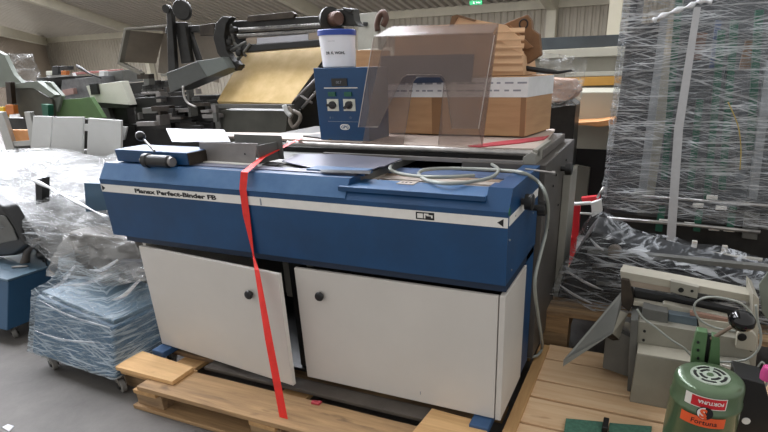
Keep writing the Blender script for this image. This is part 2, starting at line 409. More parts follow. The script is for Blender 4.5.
# ---- top deck
obj('deck_plate', MB().box(.061, 1.334, .131, .95, 1.07, 1.1), GREYD, B)
obj('deck_lip', MB().box(.35, 1.33, .10, .16, 1.1085, 1.112), LAV, B)
obj('deck_bed', MB().box(1.336, L-.071, .131, .9, 1.02, 1.05), BLACK, B)
b = MB(); b.box(1.40, 1.87, .19, .255, 1.051, 1.066); obj('bed_strip', b, CREAM, B, bev=.002)
b = MB(); b.box(1.34, 1.885, .27, .33, 1.051, 1.068); obj('bed_strip', b, CREAM, B, bev=.002)
b = MB(); b.box(1.32, 1.885, .345, .39, 1.051, 1.066); obj('bed_strip', b, mat('brown_bed', '#8c7866', .5, 0, .15, 10), B, bev=.002)
b = MB(); b.box(1.28, 1.89, .40, .52, 1.0505, 1.069); obj('bed_strip', b, mat('blue_grey_bed', '#566a8c', .5, 0, .15, 10), B, bev=.002)
b = MB(); flat(b, [(332, 180), (372, 183), (395, 166), (405, 157.5), (388, 157), (360, 170)], 1.072, .012); obj('bed_corner_plate', b, CREAM, B)
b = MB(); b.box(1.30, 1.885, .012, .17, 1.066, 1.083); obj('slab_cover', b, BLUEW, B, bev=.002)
b = MB(); b.box(1.3, 1.885, .0105, .0118, 1.0655, 1.0815); obj('slab_edge', b, BLUE, B)
c = at(398, 183, 'z', 1.084)
b = MB(); b.box(c.x, c.x+.07, .11, .168, 1.0832, 1.086); b2 = MB()
obj('cream_plate', b, CREAM, B)
for i, dx in enumerate((.012, .028, .046)): b2.box(c.x+dx, c.x+dx+.008, .13, .143, 1.0862, 1.0868)
obj('plate_marks', b2, BLK, B)
# step block
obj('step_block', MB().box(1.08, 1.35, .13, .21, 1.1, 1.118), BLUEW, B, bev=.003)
obj('step_window', MB().box(1.3505, 1.352, .14, .165, 1.1, 1.114), BLACK, B)
# lavender sliding plate; a black sheet paints the shadow in the slot below
b = MB(); flat(b, [(282, 161), (318, 169), (371, 170), (379, 166.5), (384, 166), (402, 158.5), (340, 154), (298, 154)], 1.115, .004); obj('sliding_plate', b, LAV, B)
b = MB(); flat(b, [(319, 169.5), (371, 170.5), (370, 174), (323, 172)], 1.1195, .001); obj('slot', b, BLACK, B)
b = MB(); flat(b, [(268, 161.5), (282, 162.5), (276, 165.5), (262, 164.5)], 1.1135, .003); obj('slot', b, BLACK, B)
# clamp block with lever
A = at(122.5, 160.5, 'z', 1.112)
bx0, bx1, by0 = A.x, at(187, 166, 'z', 1.112).x, .075
b = MB(); b.prism([(bx0, by0, 1.112), (bx1, by0, 1.112), (bx1, by0, 1.168), (bx0-.01, by0, 1.168)], (0, .17, 0))
cb = obj('clamp_block', b, BLUE, B, bev=.004)
obj('end_cover', MB().box(bx1+.0005, bx1+.004, by0+.005, by0+.168, 1.113, 1.165), DARKB, cb)
hy = by0-.032
hc0 = at(144, 158, 'y', hy); hc1 = at(176, 156, 'y', hy)
b = MB(); b.lathe((hc0.x, hy, 1.131), [(.020, 0), (.032, .006), (.032, .03), (.027, .034), (.027, .15), (.02, .158)], 28, (1, 0, 0))
obj('clamp_hub', b, BLACK, cb, smooth=True)
obj('clamp_washer', MB().lathe((hc0.x-.02, hy, 1.131), [(.013, 0), (.015, .019)], 16, (1, 0, 0)), STEELD, cb, smooth=True)
obj('clamp_washer', MB().lathe((hc0.x+.16, hy, 1.131), [(.022, 0), (.02, .012)], 16, (1, 0, 0)), STEELD, cb, smooth=True)
l0 = at(154.5, 151, 'y', hy); l1 = at(143, 138.5, 'y', hy+.02)
obj('lever', MB().cyl(l0, l1, .0055, .0045), STEEL, cb, smooth=True)
obj('lever_knob', MB().ball(at(140.5, 136, 'y', hy+.02), .022), BLACK, cb, smooth=True)
# side fence of the infeed
fy = at(255, 164, 'z', 1.113).y
b = MB(); slab(b, [(199, 142.5), (257, 143.5), (254.8, 163.6), (200, 160.2)], fy, .006)
f1 = obj('infeed_fence', b, STEELD, B, bev=.001)
c = at(245, 154, 'y', fy); obj('screw', MB().cyl((c.x, fy-.002, c.z), (c.x, fy+.001, c.z), .004, n=10), BLACK, f1)
b = MB(); b.box(.38, at(254.5, 164, 'z', 1.113).x, fy-.03, fy-.001, 1.1125, 1.1155); obj('white_rule', b, WEDGE, B)
e = at(257, 150, 'y', fy)
b = MB(); b.prism([(e.x, fy, 1.114), (e.x, fy, e.z+.018), (e.x+.004, fy, e.z+.018), (e.x+.004, fy, 1.114)], (.0, .14, 0))
b.box(e.x-.24, e.x+.03, fy+.14, fy+.146, 1.114, e.z+.045)
obj('fence_return', b, GREYD, B)
# silver roller rail and end bracket
ry = .60
r0 = at(288, 146, 'y', ry); r1 = at(539, 150.5, 'y', ry)
rz = (r0.z+r1.z)/2
obj('roller', MB().cyl((r0.x, ry, rz), (r1.x, ry, rz), .013, n=24), STEEL, B, smooth=True)
obj('rail', MB().box(.3, r1.x-.03, ry+.03, ry+.07, rz-.05, rz-.02), DARK, B)
obj('rail', MB().box(.9, r1.x-.05, ry-.06, ry-.035, 1.1, 1.116), STEELD, B)
b = MB(); b.prism([(r1.x-.055, ry-.06, 1.06), (r1.x, ry-.06, 1.06), (r1.x, ry-.06, rz+.005), (r1.x-.02, ry-.06, rz+.014), (r1.x-.055, ry-.06, rz-.01)], (0, .02, 0))
obj('roller_bracket', b, GREY, B, bev=.002)
b = MB(); b.box(r1.x-.02, r1.x+.0, ry-.04, ry+.3, 1.0, rz+.02); obj('roller_bracket', b, GREY, B, bev=.002)
# hand wheels on the end wall
c = at(529, 202, 'x', L+.03)
b = MB(); b.lathe((L+.003, c.y, c.z), [(.012, 0), (.012, .012), (.029, .014), (.031, .04), (.026, .044)], 24, (1, 0, 0)); obj('adjusting_knob', b, BLACK, B, smooth=True)
c = at(541, 209, 'x', L+.05)
b = MB(); b.lathe((L+.003, c.y+.012, c.z), [(.012, 0), (.012, .03), (.03, .034), (.03, .062), (.026, .066)], 24, (1, 0, 0)); obj('adjusting_knob', b, BLACK, B, smooth=True)
c = at(510, 212, 'x', L+.004); obj('green_badge', MB().lathe((L+.002, c.y, c.z-.0), [(.014, 0), (.013, .002)], 20, (1, 0, 0)), GREEND, B)
p0 = at(525, 169, 'y', .4); p1 = at(552, 172.5, 'y', .4)
obj('guide_pin', MB().cyl(p0, p1, .004, n=10).cyl(p1, p1+(p1-p0)*.12, .007, n=10), STEEL, B, smooth=True)
# grey drive housing behind the end wall
gt0 = at(543, 163, 'x', L+.02); gt1 = at(574.5, 142.5, 'x', L+.02)
gy0, gy1, gz = .535, gt1.y, gt0.z
b = MB(); b.box(L-.35, L+.02, gy0, gy1, .18, (gt0.z+gt1.z)/2)
dh = obj('drive_housing', b, mat('dim_grey_housing', '#5b5753', .42, .4, .15, 5), B, bev=.004)
c = at(567, 169, 'x', L+.05); b = MB(); b.lathe((L+.021, c.y, c.z), [(.012, 0), (.012, .02), (.03, .022), (.03, .05), (.024, .055)], 20, (1, 0, 0)); obj('housing_knob', b, BLACK, dh, smooth=True)
b = MB()
for a_, c_ in ((553, 186), (558, 205), (548, 230), (566, 160), (556, 175)):
    c = at(a_, c_, 'x', L+.021); b.cyl((L+.0205, c.y, c.z), (L+.025, c.y, c.z), .006, n=8)
obj('screw', b, BLACK, dh)
gz = (gt0.z+gt1.z)/2
b = MB(); b.box(L-.3, L-.02, gy0+.15, gy1-.1, gz+.001, gz+.04); obj('housing_lid', b, mat('brown_grey_lid', '#6a6560', .5, .2, .1, 7), dh, bev=.004)
b = MB(); b.box(L+.021, L+.06, 1.05, 1.3, .18, .98); obj('side_duct', b, GREY, dh, bev=.004)
# ---- control box standing on the rear of the machine
cyf = .70; CBZ = 1.155
p = at(312.5, 68, 'y', cyf); q = at(367.5, 67, 'y', cyf)
pb = at(321, 135, 'y', cyf)
cx0, cx1 = p.x+.003, q.x-.0; ztop = (p.z+q.z)/2; wob = at(320, 130, 'y', cyf).x
b = MB(); b.prism([(wob, cyf, CBZ), (cx1-.01, cyf, CBZ), (cx1, cyf, ztop), (cx0, cyf, ztop)], (0, .22, 0))
CBX = obj('control_box', b, BLUE, B, bev=.003)
def cbf(x, y): return at(x, y, 'y', cyf-.001)
def cbr(name, x0, y0, x1, y1, m, d=.003):
    a, c = cbf(x0, y0), cbf(x1, y1); return obj(name, MB().box(a.x, c.x, cyf-d, cyf-.0005, c.z, a.z), m, CBX, bev=.0)
cbr('display', 331.5, 78.5, 347.5, 86, BLACK, .005)
text('display_digits', '00.7', cbf(336.5, 83.7)+V((0, -.005, 0)), (1, 0, 0), (0, 0, 1), .018, INKG, CBX, .0005)
cbr('panel_line', 324, 87.6, 357.5, 88.3, STRIPE, .0012); cbr('panel_line', 328, 121.3, 358, 122, STRIPE, .0012)
cbr('signal_lamp', 328.6, 92, 336, 96.3, GREEND, .008); cbr('signal_lamp', 344.5, 92, 352, 96.3, GREEND, .008)
for x0, x1, t in ((327, 339.2, 0), (343.2, 355.8, .6)):
    cbr('switch_plate', x0, 99, x1, 111, CREAMP, .004)
    c = cbf((x0+x1)/2, 105)
    mb = MB(); mb.lathe((c.x, cyf-.004, c.z), [(.019, 0), (.018, .012), (.012, .014)], 20, (0, -1, 0))
    a_ = V((math.cos(t), 0, math.sin(t))); b_ = V((-math.sin(t), 0, math.cos(t)))
    mb.prism([V((c.x, cyf-.014, c.z))+a_*.026+b_*.006, V((c.x, cyf-.014, c.z))-a_*.026+b_*.006, V((c.x, cyf-.014, c.z))-a_*.026-b_*.006, V((c.x, cyf-.014, c.z))+a_*.026-b_*.006], (0, -.012, 0))
    obj('rotary_switch', mb, BLACK, CBX)
text('panel_digits', '0  1', cbf(330, 118.5), (1, 0, 0), (0, 0, 1), .014, INKG, CBX, .0012)
text('panel_digits', '-O', cbf(349, 118.5), (1, 0, 0), (0, 0, 1), .014, INKG, CBX, .0012)
c = cbf(345, 127); mb = MB()
mb.prism([(c.x+.028*math.cos(t_)*(abs(math.cos(t_))**-.35 if abs(math.cos(t_)) > .01 else 1), cyf-.001, c.z+.014*math.sin(t_)) for t_ in [i*math.pi/12 for i in range(24)]], (0, -.001, 0))
lo_ = obj('oval_logo', mb, STRIPE, CBX)
text('logo_letters', 'GPG', (c.x-.021, cyf-.0022, c.z-.007), (1, 0, 0), (0, 0, 1), .02, BLUE, CBX, .0006, .03, .042)
# ================================================================ things lying on the binder
BZ = 1.155
fr = [at(a, c, 'z', BZ) for a, c in ((187, 134.5), (262, 137.5), (330, 141), (470, 147.3), (541, 148.6))]
b = MB(); b.prism([fr[0], fr[1], fr[2], fr[3], fr[4], V((1.875, 1.42, BZ)), V((fr[2].x-.08, 1.42, BZ)), at(312, 133.2, 'z', BZ), at(187, 131.8, 'z', BZ)], (0, 0, -.012))
tag(obj('board', b, PINKB, bev=.001), 'long pinkish-grey flat board lying along the back of the blue binding machine', 'board')
b = MB(); b.box(.3, 1.6, .96, 1.4, 1.02, BZ-.0125); b.box(.4, 1.58, .97, 1.38, .18, 1.02)
obj('rear_table', b, DARK, B)
b = MB(); b.prism(P([(468, 146.5), (500, 142.0), (545, 137), (549, 136), (544, 140), (520, 143.5), (480, 147.5)], 'z', BZ+.001), (0, 0, .004))
tag(obj('red_card', b, REDC), 'crimson red card sheet sticking out under the large cardboard box', 'card')
b = MB(); b.prism(P([(303, 136.6), (318, 134.5), (352, 135.5), (343, 139.5), (330, 140)], 'z', BZ+.001), (0, 0, .006))
tag(obj('black_folder', b, BLACK), 'thin dark folder lying on the board at the foot of the blue control box', 'folder')
b = MB(); r = sub_grid([at(166, 128.5, 'z', 1.185), at(224, 129.5, 'z', 1.185), at(230.5, 141.5, 'z', 1.17), at(172, 141.5, 'z', 1.17)][::1], 10, 4, .004, 14, (0, 0, 1)); b.grid(r)
r2 = [[p-V((0, 0, .004)) for p in q] for q in r]; b.grid(r2)
tag(obj('paper_sheet', b, PAPER, smooth='all'), 'creased white paper sheets lying behind the grey metal fence', 'paper')
# bucket
cx = (at(338.8, 66, 'y', cyf+.1).x); by = cyf+.105; bz = ztop+.001
ht = at(338, 33, 'y', by).z-bz
Rb = .082; Rt = .0905
U = thing('bucket', (cx, by, bz), 'white plastic bucket with a blue lid standing on the blue control box', 'bucket')
obj('body', MB().lathe((cx, by, bz), [(Rb-.004, 0), (Rb, .004), (Rt, ht), (Rt-.004, ht)], 40), BUCK, U, smooth=True)
obj('lid', MB().lathe((cx, by, bz+ht-.012), [(Rt+.004, 0), (Rt+.005, .022), (Rt+.001, .026), (Rt-.008, .026), (Rt-.01, .021)], 40), LIDB, U, smooth=True)
def curved(s, z, size, a0, m, name):
    o = text(name, s, (0, 0, 0), (1, 0, 0), (0, 1, 0), size, m, U, 0, .03)
    me = o.data; rr = Rt+.0005
    base = W[U.name]
    for v in me.vertices:
        x, y = v.co.x+base.x, v.co.y+base.y; w_ = a0+x/rr; zz = z+y
        R = Rb+(Rt-Rb)*((zz-bz)/ht)+.0012
        v.co = V((cx+R*math.sin(w_), by-R*math.cos(w_), zz))-base
    return o
curved('DR. K. WOHL', bz+ht*.38, .017, -.22, BLK, 'label_lettering')
curved('--------------', bz+ht*.74, .008, .0, INKG, 'label_line')
# strap
sp_ = [at(301, 138.5, 'z', BZ+.012), at(290, 143.5, 'z', 1.17), at(262, 158, 'z', 1.14), V(at(244.5, 172.5, 'z', 1.115)), V((0, 0, 0)), V((0, 0, 0))]
p3 = sp_[3]; p4 = at(243, 189, 'y', -.006); p5 = at(246.5, 215, 'y', -.007); p6 = at(253.5, 255, 'y', -.012)
e0 = at(285.5, 427, 'y', -.26)
path = [sp_[0], sp_[1], sp_[2], p3, p4, p5, p6, at(257, 270, 'y', -.115), at(269, 340, 'y', -.19), e0, e0+V((.01, .06, -.06))]
X = V((1, 0, 0))
wdv = [V((.6, .8, 0)), V((.6, .8, 0)), V((.7, .6, .1)), X, X, X, V((.8, -.6, 0)), V((.95, -.3, 0)), X, X, X]
st = obj('ratchet_strap', MB().ribbon(path, [.03, .03, .03, .036, .036, .036, .022, .034, .038, .042, .042], wdv, .0016), RED)
tag(st, 'red webbing strap running over the blue binding machine down to the pallet', 'strap')
# cable
cz = 1.093
cp_ = [(474, 175.5), (445, 177), (415, 176), (396, 172.5), (390, 168), (396, 162), (415, 158), (440, 156.5), (465, 158), (485, 162), (498, 169), (492, 177), (470, 182), (447, 183.5), (428, 180.5), (419, 175), (424, 170), (445, 168.5), (475, 169), (505, 170.5)]
pts = [at(a, c, 'z', cz+.012*(i % 3 == 1)) for i, (a, c) in enumerate(cp_)]
pts += [at(523, 173, 'z', 1.118), at(537, 181, 'x', 1.995), at(545, 193, 'x', 2.04), at(548, 210, 'x', 2.045)]
pts += [at(a, c, 'x', 2.03) for a, c in ((546, 232), (540, 256), (535.5, 275), (535, 292), (538, 315), (541, 335))]
pts += [at(542, 348, 'z', .17), at(536, 356, 'z', .165), at(524, 356.5, 'z', .165)]
tag(obj('power_cable', MB().tube(spline(pts, 6), .0072, 10), CABLE, smooth='all'), 'light grey coiled power cable lying on the binder and hanging down its end', 'cable')
# ---- large cardboard box
fy_ = .995; zb_ = BZ+.006
tl = at(380, 79, 'y', fy_); tr = at(527, 77, 'y', fy_); H1 = (at(530, 76, 'y', fy_).z)-zb_
x0 = at(384, 110, 'y', fy_).x; x1 = at(526.5, 110, 'y', fy_).x
bk_ = at(550, 129, 'z', zb_)
CB = thing('cardboard_box', ((x0+x1)/2, fy_+.25, zb_), 'large brown cardboard box with a band of white printed tape on the binder', 'box')
foot = [(x0, fy_, zb_), (x1, fy_, zb_), (bk_.x, bk_.y, zb_), (x0-.02, bk_.y+.02, zb_)]
obj('carton', MB().prism(foot, (0, 0, H1)), CARD, CB, bev=.006)
b = MB(); e_ = .0015; zt0, zt1 = zb_+H1*.66, zb_+H1*.985
b.box(x0-.001, x1, fy_-e_, fy_-.0004, zt0, zt1)
b.prism([(x1+.0004, fy_-e_, zt0), (x1+.0022, fy_-e_, zt0), (bk_.x+.0022, bk_.y, zt0), (bk_.x+.0004, bk_.y, zt0)], (0, 0, zt1-zt0))
tp = obj('printed_tape', b, TAPE, CB)
b = MB(); 
for row in (0.3, .68):
    x = x0+.02
    while x < x1-.04:
        w_ = random.uniform(.018, .05); zc = zt0+(zt1-zt0)*row
        b.box(x, x+w_, fy_-.0022, fy_-.0016, zc, zc+.008); x += w_+random.uniform(.006, .03)
obj('tape_print', b, INKG, tp)
b = MB(); b.box((x0+x1)/2-.11, (x0+x1)/2-.05, fy_-.001, fy_-.0002, zb_, zt0); obj('brown_tape', b, mat('brown_parcel_tape', '#8a6644', .35, 0, .05, 10), CB)
b = MB(); b.box(x1-.03, x1-.004, fy_-.001, fy_-.0002, zb_, zt0)
obj('brown_tape', b, mat('brown_parcel_tape', '#9a7148', .35, 0, .05, 10), CB)
# ---- upper open box
zu = zb_+H1+.002; uy = fy_+.03
OB = thing('cardboard_box', (1.45, uy+.15, zu), 'torn open light cardboard box standing on the large taped cardboard box', 'box')
ub = [(393, 77), (395, 33), (434, 25), (470, 27), (500, 29), (512, 45), (522, 56), (524, 73)]
q = P(ub, 'y', uy); q[0].z = q[-1].z = zu
obj('carton', MB().prism(q, (0, .3, 0)), CARDL, OB, bev=.004)
b = MB()
for i in range(6):
    z_ = zu+.02+i*.034; b.prism([(at(492, 60, 'y', uy).x, uy-.008, z_), (q[-1].x-.005, uy-.008, z_-.002), (q[-1].x-.005, uy-.0005, z_+.014), (at(492, 60, 'y', uy).x, uy-.0005, z_+.016)], (0, 0, .006))
obj('folded_layer', b, CARDL, OB)
a4 = P([(396, 32), (400, 27), (455, 24), (458, 15), (472, 19), (506, 25), (520, 38), (523, 55), (505, 44), (492, 34)], 'y', uy-.006)
obj('flap', MB().prism(a4, (0, .006, 0)), mat('pale_card', '#dcb48c', .75, 0, .1, 9, .3, 30), OB)
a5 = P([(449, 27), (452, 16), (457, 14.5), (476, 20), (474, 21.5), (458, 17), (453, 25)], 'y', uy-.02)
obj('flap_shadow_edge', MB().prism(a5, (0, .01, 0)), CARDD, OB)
ky = uy+.1
kr = thing('kraft_carton', (1.75, ky, zu), 'crumpled dark brown carton leaning behind the torn open cardboard box', 'carton')
kq = P([(504, 24), (513, 20), (527, 14.5), (531, 20), (532, 29), (539, 34), (541, 55), (524, 66), (516, 64)], 'y', ky); 
obj('board_panel', MB().prism(kq, (0, .05, 0)), CARDD, kr, bev=.004)
kq = P([(510, 25), (533, 47), (528, 49), (520, 47), (508, 36)], 'y', ky-.02); obj('folded_flap', MB().prism(kq, (0, .012, 0)), mat('kraft_flap', '#8a6849', .8, 0, .15, 12), kr)
kc = at(523.5, 24, 'y', ky-.002); obj('printed_ring', MB().ring((kc.x, ky-.002, kc.z), .02, .0035, (0, 1, 0)), BLK, kr)
kc = at(540, 70, 'y', ky-.12)
b = MB().tube([at(519, 66, 'y', 1.1), at(527, 68.5, 'y', 1.1), at(545, 71, 'y', 1.1), at(558, 72.5, 'y', 1.1), at(572, 70.5, 'y', 1.12)], [.007, .012, .012, .008, .005], 10)
tag(obj('umbrella', b, BLACK, smooth='all'), 'long thin black rod lying on the taped box, pointing right', 'rod').name = 'black_rod'
# navy board leaning in front
b = MB(); slab(b, [(381, 56), (474, 54), (471, 82), (379, 84)], fy_-.045, .012)
tag(obj('navy_board', b, NAVY, bev=.001), 'dark navy flat board leaning behind the smoked plastic guard', 'board')
# ---- smoked acrylic guard
SM = smoked('smoked_acrylic')
G = thing('machine_guard', (1.3, .66, BZ), 'smoked transparent plastic guard with an arched cut-out standing on the board', 'guard')
yf, yb = .575, .64
front = [(358.3, 127), (373, 39), (374.5, 37), (493, 33.5), (494.5, 35), (478.5, 129), (452, 128.5), (445, 79), (441, 75), (407, 75), (402, 78), (378, 127)]
back = [(362, 138), (381, 52), (392, 27), (498, 24), (482, 140.5), (438, 139.5), (444, 82), (440, 77), (417, 77), (413, 82), (403, 138)]
FQ = P(front, 'y', yf); BQ = P(back, 'y', yb)
for i in (0, 4, 5, 10):
    BQ[i].z = BZ+.001
obj('front_pane', MB().prism(FQ, (0, .004, 0)), SM, G)
obj('rear_pane', MB().prism(BQ, (0, .004, 0)), SM, G)
b = MB(); b.prism([FQ[5], FQ[4], BQ[3], BQ[4]], (.004, 0, 0)); obj('side_pane', b, SM, G)
b = MB(); b.prism([FQ[2], FQ[3], BQ[3]+V((0, .004, 0)), BQ[2]+V((0, .004, 0))], (0, 0, .004)); obj('top_pane', b, SM, G)
EDG = mat('pale_acrylic_edge', '#b5aca6', .3, 0, .05, 10)
b = MB(); b.tube([FQ[1], FQ[0], FQ[-1]], .0018, 6); obj('polished_edge', b, EDG, G); b = MB(); b.tube([FQ[4], FQ[5]], .0018, 6)
b2 = MB(); b2.tube([FQ[11], FQ[10], FQ[9], FQ[8], FQ[7], FQ[6]], .0014, 6); obj('cut_edge', b2, mat('dark_acrylic_edge', '#5c534d', .3, 0, .05, 10), G)
b2 = MB(); b2.tube([BQ[10], BQ[9], BQ[8], BQ[7], BQ[6], BQ[5]], .0012, 6); obj('cut_edge', b2, mat('dark_acrylic_edge', '', 0), G)
obj('polished_edge', b, EDG, G)
# ================================================================ PALLETS
PL = thing('wooden_pallet', (1.0, .3, 0), 'worn wooden pallet carrying the blue binding machine', 'pallet')
def plank(x0, x1, y0, y1, z0, z1, m, par, rz=0, name='plank'):
    mb = MB(); cx_, cy_ = (x0+x1)/2, (y0+y1)/2
    mb.M = Matrix.Translation((cx_, cy_, 0)) @ Matrix.Rotation(rz, 4, 'Z')
    hx, hy_ = (x1-x0)/2, (y1-y0)/2
    # slightly irregular board
    n = 8 if hx > hy_ else 1
    vs = []; fs = []
    for i in range(n+1):
        x = -hx+2*hx*i/n; d = random.uniform(-.002, .002)
        vs += [(x, -hy_+d, z0), (x, hy_+d, z0), (x, hy_+d, z1), (x, -hy_+d, z1)]
    for i in range(n):
        for k in range(4): fs.append((i*4+k, i*4+(k+1) % 4, (i+1)*4+(k+1) % 4, (i+1)*4+k))
    fs += [(3, 2, 1, 0), (n*4, n*4+1, n*4+2, n*4+3)]
    mb.add(vs, fs); return obj(name, mb, m, par, bev=.003)
# deck planks along x
for y0, y1, m in ((-.30, -.10, WOODD), (.02, .14, WOODP), (.2, .34, WOODD), (.42, .54, WOODD), (.64, .78, WOODD), (.84, .98, WOODP)):
    plank(.30 if y0 < 0 else .12, 1.93, y0, y1, .118, .141, m, PL)
for x in (.34, 1.02, 1.84):
    for y in (-.22, .3, .85):
        plank(x-.085, x+.085, y-.06, y+.06, .0225, .095, WOODP, PL, name='block')
for x in (.34, 1.02, 1.84): plank(x-.07, x+.07, -.3, .95, .0955, .1175, WOODLY, PL, name='stringer_board')
for y in (-.24, .28, .86): plank(.24, 1.93, y-.06, y+.06, .001, .022, WOODD, PL, name='bottom_runner')
# dark board under the cabinet
tag(plank(.50, 1.82, -.07, .015, .1415, .158, mat('dark_board', '#4b443d', .7, 0, .2, 8, .1, 50), None, name='dark_board'), 'long dark plank lying on the pallet below the white cabinet doors', 'board')
# loose light planks
A_ = [at(115, 366.5, 'z', .165), at(140, 350, 'z', .165), at(193.5, 367, 'z', .165), at(172, 381.5, 'z', .165)]
b = MB().prism(A_, (0, 0, -.022))
tag(obj('loose_plank', b, WOODB, bev=.003), 'short pale pine plank lying at the left end of the pallet, on another', 'plank')
b = MB().prism([p+V((.01, .012, -.0225)) for p in A_], (0, 0, -.023)); 
A2 = [p+V((.01, .012, -.0225)) for p in A_]
tag(obj('loose_plank', b, WOODLY, bev=.003), 'short pine plank under another at the left end of the pallet', 'plank')
obj_ = plank(.02, .20, -.16, -.02, .0, .119, WOODP, None, name='wood_block'); tag(obj_, 'rough wooden block on the floor under the two short pine planks', 'block')
# light plank along the right end
tag(plank(1.985, 2.035, -.12, .76, .12, .145, WOODLY, None, name='side_plank'), 'narrow pale plank lying front to back beside the white end panel', 'plank')
plank(1.9855, 2.034, -.10, .72, .001, .1185, WOODP, PL, name='end_board')
b = MB().prism(P([(432, 408), (480, 421), (488, 432), (484, 445), (400, 445), (412, 432)], 'z', .166), (0, 0, -.024))
tag(obj('pine_plank', b, WOODB, bev=.003), 'pale yellow pine plank under the front right corner of the white cabinet', 'plank')
tag(obj('red_wood_scrap', MB().prism(P([(312, 400), (322, 401), (319, 404), (311, 402.5)], 'z', .15), (0, 0, -.008)), REDC), 'tiny red scrap lying on the pallet plank below the gap between doors', 'scrap')
# right pallet
PR = thing('wooden_pallet', (2.6, .3, 0), 'pale new pine pallet carrying the grey and green bindery machines', 'pallet')
def ry_(px_, py_): return at(px_, py_, 'z', .13)
ys = [(.655, .80), (.445, .64), (.30, .43), (.10, .285), (-.08, .085)]
for i, (y0, y1) in enumerate(ys):
    plank(2.03, 3.3, y0, y1, .108, .13, WOODL, PR, 0)
for x in (2.10, 2.66, 3.22):
    plank(x-.05, x+.05, -.08, .8, .085, .1075, WOODLY, PR, name='stringer_board')
    for y in (-.02, .36, .74): plank(x-.05, x+.05, y-.05, y+.05, .0225, .0845, WOODP, PR, name='block')
for y in (-.02, .36, .74): plank(2.03, 3.3, y-.05, y+.05, .001, .022, WOODD, PR, name='bottom_runner')
# green rubber mats with black edge
def matp(pts, lab):
    t = at(pts[0][0], pts[0][1], 'z', .145)
    o = obj('green_tray', MB().prism(P(pts, 'z', .145), (0, 0, -.014)), GREENT, bev=.002)
    tag(o, lab, 'tray', 'green textured trays'); return o
matp([(566, 418), (603, 421.5), (600, 445), (562, 445)], 'small green textured tray on the pallet, left of the black clip')
matp([(609.5, 422.5), (652, 426), (650, 445), (607, 445)], 'small green textured tray on the pallet, right of the black clip')
c = at(606, 424, 'z', .145); tag(obj('black_clip', MB().box(c.x-.012, c.x+.010, c.y-.06, c.y+.012, .131, .17), BLACK, bev=.003), 'small black clip between the two green trays', 'clip')
# back right brown pallet, below the film-wrapped black machine
PB = thing('wooden_pallet', (2.4, 1.2, 0), 'rough brown pallet under the film-wrapped black machine', 'pallet')
a_ = at(541, 308, 'z', .30)
for i, (y0, y1) in enumerate(((.86, 1.0), (1.05, 1.2), (1.25, 1.4), (1.45, 1.6))):
    plank(a_.x, 3.9, y0, y1, .27, .298, WOODP, PB)
for x in (a_.x+.08, 2.7, 3.3):
    plank(x-.07, x+.07, .865, 1.6, .17, .269, WOODD, PB, name='stringer_board'); 
    for y in (.93, 1.5): plank(x-.07, x+.07, y-.06, y+.06, .001, .169, WOODP, PB, name='block')
plank(a_.x, 3.9, .862, 1.0, .135, .165, WOODD, PB, name='lower_runner') if False else None
# ================================================================ GREY PERFORATING MACHINE
PM = thing('perforating_machine', (2.65, .55, .131), 'grey table-top perforating machine with a tilted metal tray on the pine pallet', 'machine')
GP = mat('grey_putty_paint', '#8f8c80', .45, .1, .08, 7, .03, 90)
GPL = mat('light_putty_paint', '#aaa596', .42, .1, .08, 7)
yb_ = .62
def s_(name, pts, y, d, m, par=None, bev=.002, **k): 
    mb = MB(); slab(mb, pts, y, d); return obj(name, mb, m, par or PM, bev=bev, **k)
s_('top_beam', [(620, 271), (754, 296), (754.5, 303), (621, 279)], yb_, .05, GPL)
s_('beam_rear', [(622, 268.5), (754, 293.5), (754, 296), (622, 271)], yb_+.05, .06, GPL)
s_('carriage_block', [(671, 281), (699, 287.5), (697, 299), (670, 292)], yb_-.03, .03, GP)
c = at(681, 290, 'y', yb_-.031)
obj('hole', MB().lathe((c.x, yb_-.031, c.z), [(.011, 0), (.011, .002)], 16, (0, -1, 0)), BLACK, PM)
c = at(692, 291, 'y', yb_-.031); obj('hole', MB().lathe((c.x, yb_-.031, c.z), [(.006, 0), (.006, .002)], 16, (0, -1, 0)), BLACK, PM)
s_('inner_strip', [(628, 279.5), (671, 287), (671, 293), (628, 286)], yb_+.002, .03, mat('tan_strip', '#9a8c7c', .5, 0, .08, 9))
s_('end_block', [(621, 279), (629, 280.5), (634, 302), (629, 312), (621, 305)], yb_-.02, .10, DARKB)
s_('dark_rail', [(634, 290), (740, 312), (742, 322), (635, 300.5)], yb_+.02, .04, BLACK)
s_('second_rail', [(634, 301), (662, 306), (664, 303.5), (728, 317), (728, 322), (664, 309), (633, 305.5)], yb_-.03, .04, GPL)
s_('copper_strip', [(690, 311.5), (728, 319), (728, 322.5), (690, 315.5)], yb_-.06, .02, mat('copper_bar', '#a08070', .4, .3, .1, 9))
s_('dark_box', [(643, 308), (668, 313), (667.5, 326), (641, 320)], yb_-.09, .07, GREYD)
s_('blue_grey_plate', [(668.5, 313.5), (697, 318), (697, 331), (668, 326)], yb_-.07, .05, mat('blue_grey_plate', '#66737c', .3, .4, .1, 9))
s_('light_plate', [(697.5, 318.5), (728, 323), (742, 332), (700, 331)], yb_-.07, .05, GPL)
yf_ = .50
s_('body_frame', [(638, 321), (757, 342), (757, 352), (752, 402), (634, 392)], yf_, .2, GP)
s_('side_frame', [(630.5, 320), (638, 320), (634.5, 393), (627, 391)], yf_-.02, .26, GREYD)
for a, c_ in ((644.5, 331), (643.5, 340), (751, 350)):
    c = at(a, c_, 'y', yf_); obj('screw', MB().cyl((c.x, yf_-.004, c.z), (c.x, yf_+.001, c.z), .006, n=10), BLACK, PM)
